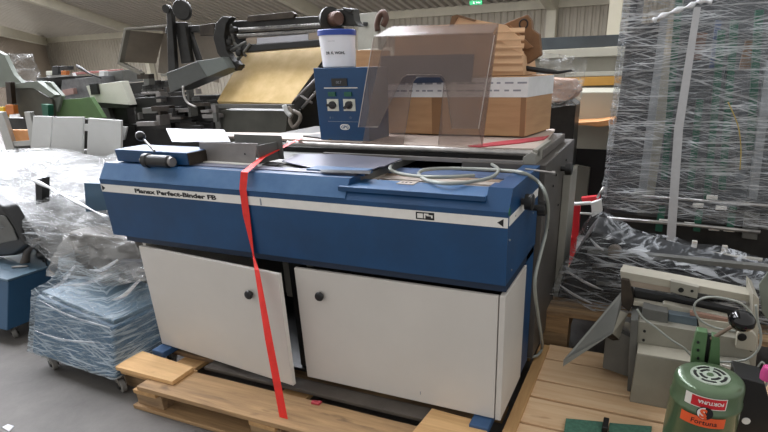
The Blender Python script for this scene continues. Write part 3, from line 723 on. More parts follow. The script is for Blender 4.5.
# projecting front box
ftl, ftr = at(637, 353, 'y', .40), at(716, 369, 'y', .40)
zt_ = (ftl.z+ftr.z)/2
b = MB(); b.box(ftl.x, ftr.x, .40, yf_-.001, .131, zt_)
obj('front_box', b, GP, PM, bev=.003)
obj('front_box_lid', MB().box(ftl.x, ftr.x, .401, yf_-.001, zt_+.0005, zt_+.006), GPL, PM, bev=.002)
s_('left_block', [(606, 331), (612, 328), (631, 338), (628.5, 377), (602.5, 368)], .56, .14, GREYD)
s_('crumpled_cover', [(615, 319), (631, 323), (630, 341), (612, 333)], .60, .06, CHROME)
# tray
b = MB(); tq = [at(622.5, 290.5, 'y', .62), at(563.5, 360, 'y', .46), at(563, 366.5, 'y', .455), at(612.5, 333.5, 'y', .50), at(620, 312, 'y', .58)]
b.prism(tq, V((.0015, .006, .002)))
tr_ = obj('tray', b, mat('grey_tray_steel', '#80817c', .4, .3, .08, 6), PM)
b = MB(); b.prism([at(620, 311, 'y', .579), at(627.5, 314, 'y', .60), at(619, 339.5, 'y', .55), at(612.5, 333.5, 'y', .499)], (.001, .004, .001)); obj('tray_lip', b, GPL, tr_)
b = MB(); b.prism([at(607, 336.5, 'y', .505), at(612.5, 333.5, 'y', .5), at(619, 339.5, 'y', .55), at(613, 340, 'y', .56)], (.0, .0, -.003)); obj('tray_bracket', b, DARKB, tr_)
# right bracket and knob handle
s_('pivot_bracket', [(737, 335), (741, 330.5), (752, 331.5), (757, 337), (756, 352), (736, 348)], yf_-.04, .03, GPL, bev=.003)
c = at(742, 337, 'y', yf_-.042); obj('pivot_bolt', MB().lathe((c.x, yf_-.042, c.z), [(.016, 0), (.016, .004), (.009, .005)], 20, (0, -1, 0)), BLACK, PM, smooth=True)
s_('end_plate', [(753, 293), (759, 299), (758, 352), (752, 350)], yb_-.1, .2, GPL)
s_('crank_plate', [(759, 285), (768, 272), (780, 300), (775, 330), (762, 312)], yb_-.02, .01, GREYG, label='grey triangular plate at the right end')
c = at(700, 279, 'y', yb_+.2)
tag(obj('hand_rail', MB().tube([at(658, 280, 'y', yb_+.1), at(657, 277, 'y', yb_+.1), at(681, 281, 'y', yb_+.1), at(681, 284, 'y', yb_+.1)], .005, 8), STEEL, smooth='all'), 'short steel bow handle behind the grey machine beam', 'handle')
bpy.data.objects['hand_rail'].parent = PM; 
o = bpy.data.objects['hand_rail']; o.location = W['hand_rail']-W[PM.name]; del o['category']; del o['label']
s_('rocker_switch', [(722, 364.5), (732, 366.5), (733, 371), (723, 369.5)], .395, .006, WEDGE)
s_('right_box', [(716, 366), (752, 370), (748, 400), (712, 396)], .405, .09, GP)
# cables
def cab(name, pts, r, lab, m=CABLE):
    obj(name, MB().tube(spline(pts, 6), r, 8), m, PM, smooth='all')
y_ = .38
cab('cable', P([(637, 309), (643, 318), (655, 327), (670, 339), (684, 348), (694, 357), (720, 362), (745, 360), (758, 350), (761, 335), (757, 318), (756, 305)], 'y', y_), .0045, 'light grey cable drooping across the front of the grey machine')
cab('cable', P([(757, 322), (742, 304), (715, 297), (699, 300), (694, 308), (700, 320), (716, 328), (735, 331)], 'y', y_+.04), .0045, 'light grey cable loop hanging over the beam near the black ball knob')
cab('cable', P([(755, 372), (762, 362), (767, 372), (766, 385), (757, 390), (748, 388)], 'y', y_-.03), .004, 'thin grey cable curl right of the green motor')
# ================================================================ GREEN MOTOR
my = .10
c = at(708, 385, 'y', my)
mx_ = c.x
def zc(px_, yy): return at(708, px_, 'y', yy).z
R_ = .112
ztop_ = at(705, 374.5, 'y', my).z
GM = thing('electric_motor', (mx_, my, .131), 'hammered green upright motor with red and orange labels on the pallet', 'motor')
prof = [(R_*1.02, .131), (R_*1.02, ztop_-.10), (R_*1.035, ztop_-.095), (R_*1.035, ztop_-.085), (R_, ztop_-.08), (R_, ztop_-.028), (R_*.97, ztop_-.013), (R_*.88, ztop_-.004), (R_*.68, ztop_-.001), (R_*.6, ztop_)]
obj('body', MB().lathe((mx_, my, 0), [(r, z) for r, z in prof], 48), GREENM, GM, smooth=True)
obj('vent_plate', MB().lathe((mx_, my, ztop_-.001), [(R_*.56, .001), (R_*.55, .004)], 40), mat('pale_vent_metal', '#a9b3a4', .35, .3, .05, 9), GM, smooth=True)
for ra, rb in ((.025, .035), (.043, .053)):
    for k in range(4 if ra < .03 else 5):
        n_ = 4 if ra < .03 else 5; a0 = 2*math.pi*k/n_+.3*(ra > .03); a1 = a0+2*math.pi/n_*.78; mb = MB(); top = []
        pts_ = [V((mx_+ra*math.cos(a0+(a1-a0)*i/8), my+ra*math.sin(a0+(a1-a0)*i/8), ztop_+.0032)) for i in range(9)]+[V((mx_+rb*math.cos(a1-(a1-a0)*i/8), my+rb*math.sin(a1-(a1-a0)*i/8), ztop_+.0032)) for i in range(9)]
        mb.prism(pts_, (0, 0, .0008)); obj('vent_slot', mb, BLACK, GM)
obj('vent_hub', MB().lathe((mx_, my, ztop_+.003), [(.012, 0), (.011, .002)], 20), GREENM, GM)
def wrap_patch(name, a0, a1, z0, z1, m, off, skew=0, par=GM):
    rr = R_+off; vs = []; n_ = 14; rows = [[], []]
    for i in range(n_+1):
        w_ = a0+(a1-a0)*i/n_; dz = skew*(i/n_-.5)
        for j, z in enumerate((z0, z1)): rows[j].append(V((mx_+rr*math.sin(w_), my-rr*math.cos(w_), z+dz)))
    return obj(name, MB().grid(rows), m, par)
tw = math.atan2(CAM.x-mx_, my-CAM.y)*-1
face = -tw if False else math.atan2(CAM.x-mx_, my-CAM.y)
lz = ztop_-.045
wrap_patch('red_label', face-.55, face+.62, lz-.022, lz+.022, WEDGE, .0012)
wrap_patch('red_label_field', face-.35, face+.59, lz-.019, lz+.019, REDL, .0018)
def wrap_text(s, name, a0, z, size, m, flip, off, bold=.03, skew=0):
    o = text(name, s, (0, 0, 0), (1, 0, 0), (0, 1, 0), size, m, GM, 0, bold); base = W[GM.name]; rr = R_+off
    for v in o.data.vertices:
        x, y = v.co.x+base.x, v.co.y+base.y
        if flip: x, y = -x, -y
        w_ = a0+x/rr; v.co = V((mx_+rr*math.sin(w_), my-rr*math.cos(w_), z+y))-base
wrap_text('FORTUNA', 'label_lettering', face+.53, lz+.008, .017, STRIPE, True, .0026)
oz = ztop_-.118
R0 = R_; R_ = R_*1.03
wrap_patch('orange_label', face-.55, face+.66, oz-.018, oz+.020, ORANGE, .0028)
wrap_text('Fortuna', 'label_script', face-.25, oz-.009, .026, BLK, False, .0036, .01)
# round emblem
def disc(rr_, w0, z0, m, off, half=None):
    mb = MB(); vs = []; n_ = 28
    pts_ = []
    for k in range(n_):
        a_ = 2*math.pi*k/n_; dx, dz = rr_*math.cos(a_), rr_*math.sin(a_)
        if half == 'l': dx = min(dx, 0)
        w_ = w0+dx/R_; pts_.append(V((mx_+(R_+off)*math.sin(w_), my-(R_+off)*math.cos(w_), z0+dz)))
    mb.add(pts_, [list(range(n_))]); return obj('emblem', mb, m, GM)
ez = oz+.036; disc(.025, face+.07, ez, BLK, .003); disc(.022, face+.07, ez, STRIPE, .0036, 'l'); 
wrap_text('S', 'emblem_letter', face-.05, ez-.017, .046, ORANGE, False, .0046, .05)
R_ = R0
# bracket and lever behind the motor
by_ = my+.13
b = MB(); slab(b, [(697, 331), (708, 333), (703, 372), (690, 369), (692, 350)], by_, .04); slab(b, [(712, 336), (720, 338), (720, 372), (707, 372)], by_, .04)
obj('bracket', b, mat('green_cast', '#52704c', .35, .2, .1, 8), GM, bev=.003)
for k in range(3):
    c = at(698, 342+8*k, 'y', by_-.001); obj('bracket_bolt', MB().cyl((c.x, by_-.006, c.z), (c.x, by_, c.z), .005, n=10), BLACK, GM)
s_('bracket_core', [(706, 334), (713, 336), (709, 366), (701, 366)], by_+.02, .02, BLACK, GM)
hc = at(743.5, 320.5, 'y', by_); obj('lever', MB().cyl(at(711, 339, 'y', by_+.01), at(738, 323, 'y', by_), .008, .006), mat('brown_lever_steel', '#7a6a5c', .3, .6, .1, 9), GM, smooth=True)
o = obj('ball_knob', MB().lathe(hc-V((.004, 0, .002)), [(.001, -.034), (.022, -.032), (.038, -.018), (.044, 0), (.039, .017), (.024, .030), (.001, .036)], 28, (.25, -.2, 1)), mat('gloss_black', '#0c0c0c', .08, 0, .05, 3), GM, smooth=True)
# dark base beside the motor
BB = s_('base_plate', [(735, 376), (765, 384), (780, 440), (728, 440)], my+.05, .12, BLACK, GM, .004)
c = at(746, 421, 'y', my+.048); obj('oval_plate', MB().lathe((c.x, my+.048, c.z), [(.014, 0), (.013, .002)], 20, (0, -1, 0)), STRIPE, GM)
c = at(767, 371, 'y', .1); tag(obj('pink_cap', MB().lathe((c.x+.006, .1, c.z-.03), [(.022, 0), (.024, .02), (.02, .045), (.008, .05)], 16), mat('pink_plastic', '#b8407a', .5, 0, .1, 9), smooth=True), 'small pink plastic cap at the right edge beside the green motor', 'cap')
# ================================================================ TALL FILM-WRAPPED MACHINE
TM = thing('wrapped_machine', (2.9, 2.3, 0), 'tall machine with green posts wrapped in clear stretch film', 'machine')
ty = 2.0
tl_ = at(630, 5, 'y', ty); X0 = tl_.x
Z1 = 2.15
obj('side_panel', MB().box(X0, X0+.04, ty, ty+.9, .12, Z1-.02), CHAR, TM, bev=.004)
s_('dark_panel', [(629, 25), (660, 22), (637, 215), (604, 215)], ty+.003, .04, CHAR, TM)
s_('corner_post', [(660, 20), (668, 18), (645, 205), (637, 200)], ty-.02, .04, mat('silver_post', '#8f9294', .35, .5, .1, 8), TM)
obj('back_panel', MB().box(X0+.3, 5.2, ty+.85, ty+.9, .12, Z1), mat('dark_grey_backing', '#55575a', .6, 0, .15, 3), TM)
obj('base_frame', MB().box(X0+.042, 5.2, ty+.05, ty+.85, .12, .5), BLACK, TM)
obj('plinth', MB().box(X0+.05, 5.1, ty+.1, ty+.8, 0, .119), WOODD, TM)
for x in ((679, 0, 664, 180), (722, 30, 707, 200), (735, 20, 722, 190), (700, 100, 690, 190), (760, 10, 750, 150)):
    a, c = at(x[0], x[1], 'y', ty+.12), at(x[2], x[3], 'y', ty+.12)
    b = MB(); b.prism([a+V((-.02, 0, 0)), a+V((.02, 0, 0)), c+V((.02, 0, 0)), c+V((-.02, 0, 0))], (0, .05, 0)); obj('green_post', b, GREEND, TM, bev=.002)
for x0, y0, x1, y1, m in ((697, 32, 708, 60, '#7d5f52'), (716, 20, 722, 70, '#4c5f86'), (684, 60, 690, 110, '#52605c'), (746, 40, 757, 70, '#8a6a50'), (725, 70, 735, 130, '#6a6f72'), (742, 90, 752, 180, '#70757a')):
    s_('roller_plate', [(x0, y0), (x1, y0+1), (x1-7, y1), (x0-7, y1)], ty+.2, .04, mat('plate'+m, m, .5, .1, .15, 9), TM)
s_('silver_upright', [(766, 60), (775, 62), (757, 200), (748, 198)], ty+.05, .04, mat('silver_post', '', 0), TM)
# cross bars with white blocks
def bar(pts, y, r, name='cross_bar', m=STEEL): return obj(name, MB().tube(P(pts, 'y', y), r, 10), m, TM, smooth='all')
bar([(642, 196), (768, 206), (800, 209)], ty-.05, .010)
bar([(642, 201), (768, 215), (800, 218)], ty-.05, .014, m=DARK)
for a, c_ in ((698, 205), (721, 207.5), (712, 197), (689, 224), (664, 221), (714, 228), (729, 229)):
    p = at(a, c_, 'y', ty-.07); obj('white_block', MB().box(p.x-.03, p.x+.03, ty-.09, ty-.066, p.z-.012, p.z+.012), WEDGE, TM, bev=.002)
for a in (662, 700, 733):
    s_('green_bracket', [(a-3, 206), (a+4, 207), (a, 232), (a-7, 231)], ty-.06, .03, GREEND, TM)
s_('dark_shelf', [(610, 212), (790, 232), (790, 300), (622, 300)], ty-.03, .25, DARK, TM)
s_('silver_bracket', [(745, 212), (760, 214), (757, 240), (742, 238)], ty-.08, .03, GREYD, TM)
# film
FR = film('stretch_film_streaks', (2.2, 2.2, 85), .05, .92, .475, .57, '#d8dcdf', .3, 0, .6)
FR2 = film('stretch_film_black_wrap', (2.6, 2.6, 40), .05, .92, .485, .56, '#c6cace', .14, 0, 1.)
q = [V((X0-.03, ty-.14, .62)), V((5.2, ty-.14, .42)), V((5.2, ty-.14, Z1)), V((X0-.03, ty-.14, Z1))]
b = MB().grid(sub_grid(q, 90, 60, .03, 7, (0, -1, 0))); fo = obj('stretch_film', b, FR, TM, smooth='all')
q = [V((X0-.03, ty+.92, .5)), V((X0-.03, ty-.14, .62)), V((X0-.03, ty-.14, Z1)), V((X0-.03, ty+.92, Z1))]
obj('stretch_film', MB().grid(sub_grid(q, 20, 40, .02, 7, (-1, 0, 0))), FR, TM, smooth='all')
rope = [at(a, c_, 'y', ty-.17) for a, c_ in ((653, 21), (660, 17), (675, 11), (690, 6), (700, 1), (712, 2))]
obj('film_twist', MB().tube(spline(rope, 5), [.012+.006*math.sin(i*1.3) for i in range(26)], 8), mat('white_twisted_film', '#dadcde', .35, 0, .06, 20, .3, 60), TM, smooth='all')
for pts_ in ([(694, 7), (701, 7), (683, 130), (672, 290), (663, 290), (674, 130)],):
    tag(s_('white_strap', pts_, ty-.20, .003, mat('grey_white_strap', '#b9babc', .5, 0, .04, 30), TM, 0), '', '')
o = bpy.data.objects['white_strap']; del o['label']; del o['category']
obj('yellow_cord', MB().tube(spline(P([(728, 102), (734, 115), (739, 130), (741, 150), (740, 170)], 'y', ty-.16), 5), .003, 6), mat('yellow_cord', '#b09a50', .6, 0, .1, 9), TM, smooth='all')
# ================================================================ BLACK WRAPPED MACHINE ON THE BROWN PALLET
KM = thing('wrapped_machine', (2.7, 1.3, .299), 'low black machine under shiny clear film on a rough brown pallet', 'machine')
ky_ = .98
prof_ = [(553, 308), (556, 290), (566, 268), (580, 245), (590, 232), (600, 233), (635, 250), (700, 268), (800, 292), (800, 335), (700, 322), (640, 316)]
kq = P(prof_, 'y', ky_)
zb0 = .3
for p in kq:
    if p.z < .34: p.z = zb0
kq[-1].z = kq[-2].z = kq[-3].z = zb0; kq[0].z = zb0
def ink(k_, inset): 
    c_ = sum(kq, V((0, 0, 0)))/len(kq); return [p+(c_-p)*inset for p in kq]
b = MB(); b.prism([p+V((0, .04, 0)) for p in ink(0, .03)], (0, .30, 0)); obj('body', b, mat('black_machine_body', '#1d1d1f', .45, .2, .3, 6), KM, bev=.01)
zs_ = [at(650, yy, 'y', ky_-.02).z for yy in (258, 275, 290, 300)]
for i, z in enumerate(zs_):
    obj('frame_bar', MB().box(kq[2].x+.1+.03*i, 4.0, ky_-.01, ky_+.035, z-.012, z+.012), DARK if i % 2 else GREYD, KM, bev=.002)
c = at(614, 253, 'y', ky_-.01); obj('round_cap', MB().lathe((c.x, ky_+.03, c.z), [(.035, 0), (.035, .035), (.03, .04)], 24, (0, -1, 0)), mat('tan_cap', '#776c60', .5, 0, .1, 9), KM, smooth=True)
obj('white_rod', MB().tube(P([(637, 243), (700, 252), (762, 260)], 'y', ty-.17), .013, 8), mat('bone_rod', '#c9c6bd', .4, 0, .05, 9), TM, smooth='all')
for a, c_ in ((637, 240), (652, 242), (694, 246), (724, 251)):
    p = at(a, c_, 'y', ty-.17); obj('rod_clip', MB().box(p.x-.014, p.x+.014, ty-.19, ty-.155, p.z-.035, p.z+.035), mat('bone_rod', '', 0), TM, bev=.003)
obj('white_rod', MB().tube(P([(607, 218), (680, 224), (760, 232)], 'y', ty-.10), .012, 8), STEEL, TM, smooth='all')
# film over the hill: rows from bottom front, up over the top, to the back
crest = [p for p in kq[0:9]]
rows = []
for j in range(13):
    t = j/12; row = []
    for i, (u_, s__) in enumerate([(a_, b_) for a_ in range(8) for b_ in (0, .25, .5, .75)]+[(7, 1)]):
        p = crest[u_].lerp(crest[u_+1], s__)
        if j <= 6: z = zb0+(p.z-zb0)*(j/6); yy = ky_-.04; x = p.x-.02
        else: z = p.z+.02; yy = ky_-.04+.40*((j-6)/6); x = p.x-.02
        nz = noise.noise(V((x*7, yy*7, z*15)))*.03
        row.append(V((x+nz*.4, yy+nz*.5-.01, z+nz*.6)))
    rows.append(row)
obj('stretch_film', MB().grid(rows), FR2, KM, smooth='all')
# shiny folds of film
FS = film('film_folds', (2, 2, 10), .25, .9, .42, .6, '#eef1f4', .15, 0, .5)
for (a, c_), (d_, e_) in (((566, 270), (604, 290)), ((590, 238), (604, 250)), ((559, 284), (592, 303))):
    pts_ = [at(a+(d_-a)*t, c_+(e_-c_)*t+2*math.sin(3*t), 'y', ky_-.065) for t in [i/8 for i in range(9)]]
    obj('film_fold', MB().ribbon(pts_, [.004+.016*math.sin(math.pi*(i+.4)/9) for i in range(9)], V((.3, -.5, .8)), .002), FS, KM, smooth='all')
# red and white item and things behind the drive housing
RT = thing('hand_truck', (2.1, 1.75, 0), 'red and white metal frame standing behind the binder end', 'frame')
ry2 = 1.75
s_('red_post', [(574, 206), (580, 206), (578, 236), (571, 243)], ry2, .05, REDL, RT)
obj('red_leg', MB().box(at(574, 230, 'y', ry2).x-.02, at(574, 230, 'y', ry2).x+.02, ry2, ry2+.05, 0, at(574, 238, 'y', ry2).z), REDL, RT)
obj('white_bar', MB().tube(P([(574, 204), (590, 203), (600, 206)], 'y', ry2), .012, 8), PVC, RT, smooth='all')
s_('white_box', [(591, 203), (601, 200), (602, 212), (592, 217)], ry2-.03, .05, PVC, RT)
s_('red_panel', [(581, 198), (600, 196), (599, 202), (583, 203)], ry2+.06, .05, REDL, RT)
obj('white_bar', MB().tube(P([(580, 213), (592, 214)], 'y', ry2), .008, 8), PVC, RT, smooth='all')
obj('silver_tube', MB().tube(P([(597, 198), (604, 187)], 'y', ry2), .008, 8), STEEL, RT, smooth='all')
# cream cabinet machine, yellow beam etc. further back
CM = thing('cream_machine', (2.2, 3.3, 0), 'grey cream machine cabinet with a dark lower half behind the binder', 'machine')
q1 = P([(563, 92), (612, 88), (611, 150), (560, 148)], 'y', 3.2)
b = MB(); b.box(q1[0].x, q1[1].x+.1, 3.2, 4.0, q1[2].z, q1[0].z); obj('hood', b, mat('cream_hood', '#a7a596', .5, 0, .05, 3), CM, bev=.01)
b = MB(); b.box(q1[0].x+.02, q1[1].x+.1, 3.25, 3.95, 0, q1[2].z-.002); obj('base', b, BLACK, CM)
s_('lower_panel', [(575, 165), (590, 168), (586, 205), (570, 203)], 3.19, .05, mat('dim_cream_panel', '#6a675c', .5, 0, .05, 3), CM)
b = MB(); b.prism([at(548, 124, 'y', 2.9), at(598, 121.5, 'y', 2.9), at(614, 119, 'y', 2.9), at(614, 125, 'y', 2.9), at(598, 127, 'y', 2.9), at(588, 125.5, 'y', 2.9)], (0, .35, 0))
WPk = b
tag(obj('wood_slab', b, mat('orange_wood', '#c98a54', .6, 0, .1, 9, col2='#d9a06a'), bev=.004), 'orange-brown wooden slab lying on the cream machine cabinet', 'slab')
YB = 4.3
GB = thing('shrouded_machine', (2.0, 4.6, 0), 'long grey shrouded machine with a yellow beam in front of the back wall', 'machine')
def s2(n, pts, y, d, m): return s_(n, pts, y, d, m, GB, .004)
a, c = at(541, 74, 'y', YB), at(640, 72, 'y', YB)
obj('lower_body', MB().box(a.x-.3, c.x+1.5, YB+.05, YB+.6, 0, at(590, 57, 'y', YB+.05).z), mat('grey_shroud', '#979488', .45, 0, .12, 3, .3, 6), GB)
s2('ledge', [(530, 51), (640, 45.5), (640, 55), (530, 59)], YB, .3, mat('cream_ledge', '#c9c6b8', .45, 0, .05, 4))
s2('dark_window', [(541, 38), (640, 33.5), (640, 45), (541, 50)], YB+.2, .05, mat('dark_window_strip', '#3c4246', .2, .1, .3, 2))
s2('pale_strip', [(565, 72.5), (640, 70.5), (640, 75), (565, 77)], YB, .04, mat('cream_ledge', '', 0))
s2('yellow_beam', [(565, 77.5), (640, 75.5), (640, 84.5), (565, 86.5)], YB, .045, YELB)
WB = thing('wrapped_bundle', (1.9, 2.4, 1.2), 'pinkish cardboard bundle in crumpled clear film behind the boxes', 'bundle')
s_('carton', [(545, 78), (572, 80), (578, 92), (570, 100), (545, 104)], 2.5, .3, mat('pink_card', '#b4917c', .7, 0, .15, 8, .4, 20), WB, .01)
s_('carton_base', [(545, 104), (570, 100), (576, 104), (560, 300), (545, 300)], 2.55, .25, DARK, WB)
qq = [at(538, 110, 'y', 2.44), at(580, 104, 'y', 2.44), at(588, 58, 'y', 2.5), at(540, 52, 'y', 2.5)]
obj('stretch_film', MB().grid(sub_grid(qq, 24, 24, .05, 9, (0, -1, 0))), film('crumpled_film', (6, 6, 12), .12, .6, .47, .6, '#d8d8d4', .2, .4, 1), WB, smooth='all')
W[WB.name]
# ================================================================ CABINETS ON CASTERS
def caster(x, y, h, par, ang=0, pedal=True):
    c = obj('caster', MB().lathe((x, y, 0), [(.02, h-.012), (.045, h-.010), (.045, h-.001)], 20), CHROME, par, smooth=True)
    M_ = Matrix.Translation((x, y, 0)) @ Matrix.Rotation(ang, 4, 'Z')
    f = MB(M_)
    for s in (-.019, .016): f.prism([(-.03, s, h-.012), (.03, s, h-.012), (.045, s, .045), (.03, s, .03), (.008, s, .045)], (0, .003, 0))
    obj('fork', f, CHROME, c)
    w_ = MB(M_); w_.lathe((.026, -.014, .038), [(.03, 0), (.037, .004), (.037, .024), (.03, .028)], 28, (0, 1, 0)); obj('wheel', w_, RUB, c, smooth=True)
    w_ = MB(M_); w_.lathe((.026, -.0205, .038), [(.0, 0), (.02, 0), (.02, .041), (.0, .041)], 20, (0, 1, 0)); obj('wheel_hub', w_, BLACK, c, smooth=True)
    if pedal:
        f = MB(M_); f.prism([(-.075, -.016, h-.035), (-.03, -.02, h-.02), (.01, -.02, h-.016), (.01, -.02, h-.022), (-.03, -.02, h-.03), (-.072, -.016, h-.043)], (0, .036, 0)); obj('brake_pedal', f, CHROME, c, bev=.001)
    return c
TC = thing('wrapped_cabinet', (-.32, .05, 0), 'blue cabinet on casters tightly wrapped in clear film, left of the binder', 'cabinet')
fl = at(31, 351.5, 'z', .11); frr = at(114.5, 378, 'z', .11)
dx = (frr-fl); dx.z = 0; n_ = V((-dx.y, dx.x, 0)).normalized(); ue = dx.normalized(); Wd = dx.length
ztl = at(33.5, 291, 'y', fl.y).z; ztr = at(115, 322, 'y', frr.y).z
Dp_ = .42
SH = lambda o_: o_
def shear(mb_):
    for i, v in enumerate(mb_.v):
        k_ = (v.z-.1)/.3
        fx = max(0, (v-fl).dot(ue))/Wd
        mb_.v[i] = v+n_*.11*min(k_, 1.15)-ue*.085*min(k_, 1.15)*fx-V((0, 0, .08*fx*max(0, min(k_, 1))))
    return mb_
def TCM(): return Matrix((( *[],ue.x, n_.x, 0, fl.x), (ue.y, n_.y, 0, fl.y), (0, 0, 1, 0), (0, 0, 0, 1)))
zt2 = .40
mb = MB(TCM()); mb.box(0, Wd, 0, Dp_, .10, zt2); obj('body', shear(mb), BLUEB, TC, bev=.012)
mb = MB(TCM()); mb.box(.02, Wd-.02, .02, Dp_-.02, zt2+.001, zt2+.02); obj('top_plate', shear(mb), mat('blue_grey_top', '#4a6474', .4, 0, .1, 4), TC, bev=.004)
mb = MB(TCM()); mb.prism([at(62, 236, 'y', .16), at(136, 240, 'y', .16), at(141, 262, 'y', .16), at(128, 274, 'y', .16), at(100, 284, 'y', .16), at(84, 272, 'y', .16)], (0, .2, 0)) if False else None
mb = MB(); mb.prism([at(66, 232, 'y', .16), at(136, 240, 'y', .16), at(140, 262, 'y', .16), at(126, 278, 'y', .16), at(100, 287, 'y', .16), at(80, 278, 'y', .16)], (0, .16, 0)); obj('column', mb, mat('grey_brown_casting', '#55504a', .5, .2, .2, 5), TC, bev=.02)
for (lx, ly) in ((.07, .05), (Wd-.05, .05), (.07, Dp_-.06), (Wd-.05, Dp_-.06)):
    p = TCM() @ V((lx, ly, 0)); caster(p.x, p.y, .099, TC, -.35, ly < .1)
FB = film('film_on_blue', (2.2, 2.2, 70), .08, .72, .46, .57, '#bccad2', .3, 0, .8)
def Lm(*p): return TCM() @ V(p)
e = .014; zz = zt2+.03
loop = [(-e, -e), (Wd+e, -e), (Wd+e, Dp_+e), (-e, Dp_+e)]
rows = []
for j in range(15):
    t = j/14; z = .11+(zz-.11)*t; row = []
    for i in range(4):
        a, b_ = loop[i], loop[(i+1) % 4]
        for k in range(16):
            s = k/16; x = a[0]+(b_[0]-a[0])*s; y = a[1]+(b_[1]-a[1])*s
            m_ = abs(noise.noise(V((x*6, y*6, z*22)))*.012)
            ox = (x-Wd/2); oy = y-Dp_/2; L_ = math.hypot(ox, oy); row.append(Lm(x+ox/L_*m_, y+oy/L_*m_, z))
    row.append(row[0]); rows.append(row)
# film top closing in toward the column
for sc_, zz2 in ((.9, .02), (.75, .06), (.6, .12), (.55, .2)):
    row = []
    for i in range(4):
        a, b_ = loop[i], loop[(i+1) % 4]
        for k in range(16):
            s = k/16; x = a[0]+(b_[0]-a[0])*s; y = a[1]+(b_[1]-a[1])*s; x = Wd/2+(x-Wd/2)*sc_; y = Dp_/2+(y-Dp_/2)*sc_
            row.append(Lm(x, y, zz+zz2+noise.noise(V((x*9, y*9, zz2*20)))*.05))
    row.append(row[0]); rows.append(row)
obj('stretch_film', shear(MB().grid(rows)), FB, TC, smooth='all')
mb = MB(); mb.prism([at(118, 261, 'y', .12), at(140, 262, 'y', .12), at(134, 278, 'y', .12), at(129, 279, 'y', .12)], (0, .1, 0)); obj('blue_wing', mb, BLUED, TC)
for (a, c_), (d_, e_) in (((52, 288), (75, 268)), ((60, 285), (112, 276)), ((90, 270), (118, 262)), ((112, 300), (140, 282)), ((40, 300), (110, 330)), ((34, 330), (100, 345))):
    pts_ = [at(a+(d_-a)*t, c_+(e_-c_)*t+3*math.sin(4*t), 'y', fl.y-.03+.12*(c_ < 300)) for t in [i/8 for i in range(9)]]
    obj('film_fold', MB().ribbon(pts_, [.006+.02*math.sin(math.pi*(i+.4)/9) for i in range(9)], V((.3, -.5, .8)), .002), FS, TC, smooth='all')
# wrapped head of the machine (wide sloping mass above the cabinet)
HM = thing('wrapped_machine', (-.6, .7, 0), 'large machine head under whitish crumpled film between cabinets and white panels', 'machine')
rowsp = [ # (pixel row, y plane) far top edge -> lower front edge
 ([(-30, 152), (10, 150), (40, 148), (70, 150), (100, 156), (128, 150)], 1.15),
 ([(-30, 165), (10, 162), (40, 160), (70, 162), (100, 168), (128, 166)], .90),
 ([(-30, 185), (10, 182), (40, 180), (70, 182), (100, 186), (118, 186)], .62),
 ([(-30, 200), (10, 203), (45, 205), (75, 207), (103, 210), (118, 208)], .40),
 ([(-30, 208), (12, 214), (50, 232), (78, 232), (104, 234), (124, 232)], .28),
 ([(-20, 216), (24, 238), (55, 250), (80, 258), (108, 256), (132, 254)], .22),
 ([(0, 222), (40, 252), (62, 266), (84, 273), (112, 270), (138, 268)], .2)]
base_rows = [[at(a, c_, 'y', y) for a, c_ in r] for r, y in rowsp]
def densify(rows_, nu=8, nv=5, amp=.02, fr=8, off=0):
    rr = [spline(r, nu) for r in rows_]; cols = list(zip(*rr)); cc = [spline(list(c_), nv) for c_ in cols]
    out = [list(r) for r in zip(*cc)]
    return [[p+V((0, -1, .5))*(noise.noise(p*fr)*amp+abs(noise.noise(p*fr*2.6))*amp*.7+off) for p in r] for r in out]
FW = film('white_film_wrap', (2.0, 2.0, 65), .14, .9, .45, .56, '#a6a8a8', .22, 0, 1.)
obj('stretch_film', MB().grid(densify(base_rows, 10, 6, .03, 7)), FW, HM, smooth='all')
core = densify(base_rows, 3, 3, .0, 1, -.06)
core2 = [[p+V((0, .05, -.12)) for p in r] for r in core]
GC = mat('pale_grey_head', '#8a8884', .5, 0, .15, 3, col2='#4c4944')
n1 = len(core[0]); mb = MB(); mb.grid(core); mb.grid(core2[::-1]); obj('head_casting', mb, GC, HM, smooth='all')
bp_ = at(95, 195, 'y', .45)
b = MB(); slab(b, [(84, 183), (104, 184), (108, 210), (86, 212)], .36, .06); obj('blue_panel', b, BLUEB, HM)
b = MB(); slab(b, [(35, 180), (42, 178), (42, 203), (36, 205)], .42, .05); obj('dark_slot', b, BLACK, HM)
obj('film_twist', MB().tube(spline([at(a, c_, 'y', y) for a, c_, y in ((33, 180, .40), (50, 188, .37), (72, 200, .28), (92, 210, .22), (108, 218, .18))], 5), [.008+.005*math.sin(i*.7) for i in range(21)], 8), mat('white_twisted_film', '', 0), HM, smooth='all')
obj('support_column', MB().box(-.95, -.68, .8, 1.05, 0, .75), GREYD, HM, bev=.01)
for k in range(26):
    i = random.uniform(0, 1); a = random.uniform(-10, 105); c_ = random.uniform(160, 235); y = 1.0-(c_-160)/75*.75
    pts_ = [at(a+random.uniform(20, 40)*t, c_+(4+8*i)*t+1.5*math.sin(5*t+k), 'y', y-.08-.05*t) for t in [q_/8 for q_ in range(9)]]
    obj('film_fold', MB().ribbon(pts_, [.002+.009*math.sin(math.pi*(q_+.4)/9) for q_ in range(9)], V((.2, -.5, .8)), .0015), FS, HM, smooth='all')
dr = [[at(a, c_, 'y', y) for a, c_ in r_] for r_, y in (([(56, 226), (80, 224), (108, 226), (134, 236)], .17), ([(62, 240), (84, 242), (112, 244), (142, 250)], .12), ([(56, 258), (82, 262), (112, 264), (148, 262)], .08), ([(46, 276), (80, 280), (110, 286), (152, 280)], .03))]
obj('film_drape', MB().grid(densify(dr, 10, 8, .03, 9)), film('grey_drape_film', (3, 3, 12), .15, .6, .42, .6, '#b4b2ae', .2), HM, smooth='all')
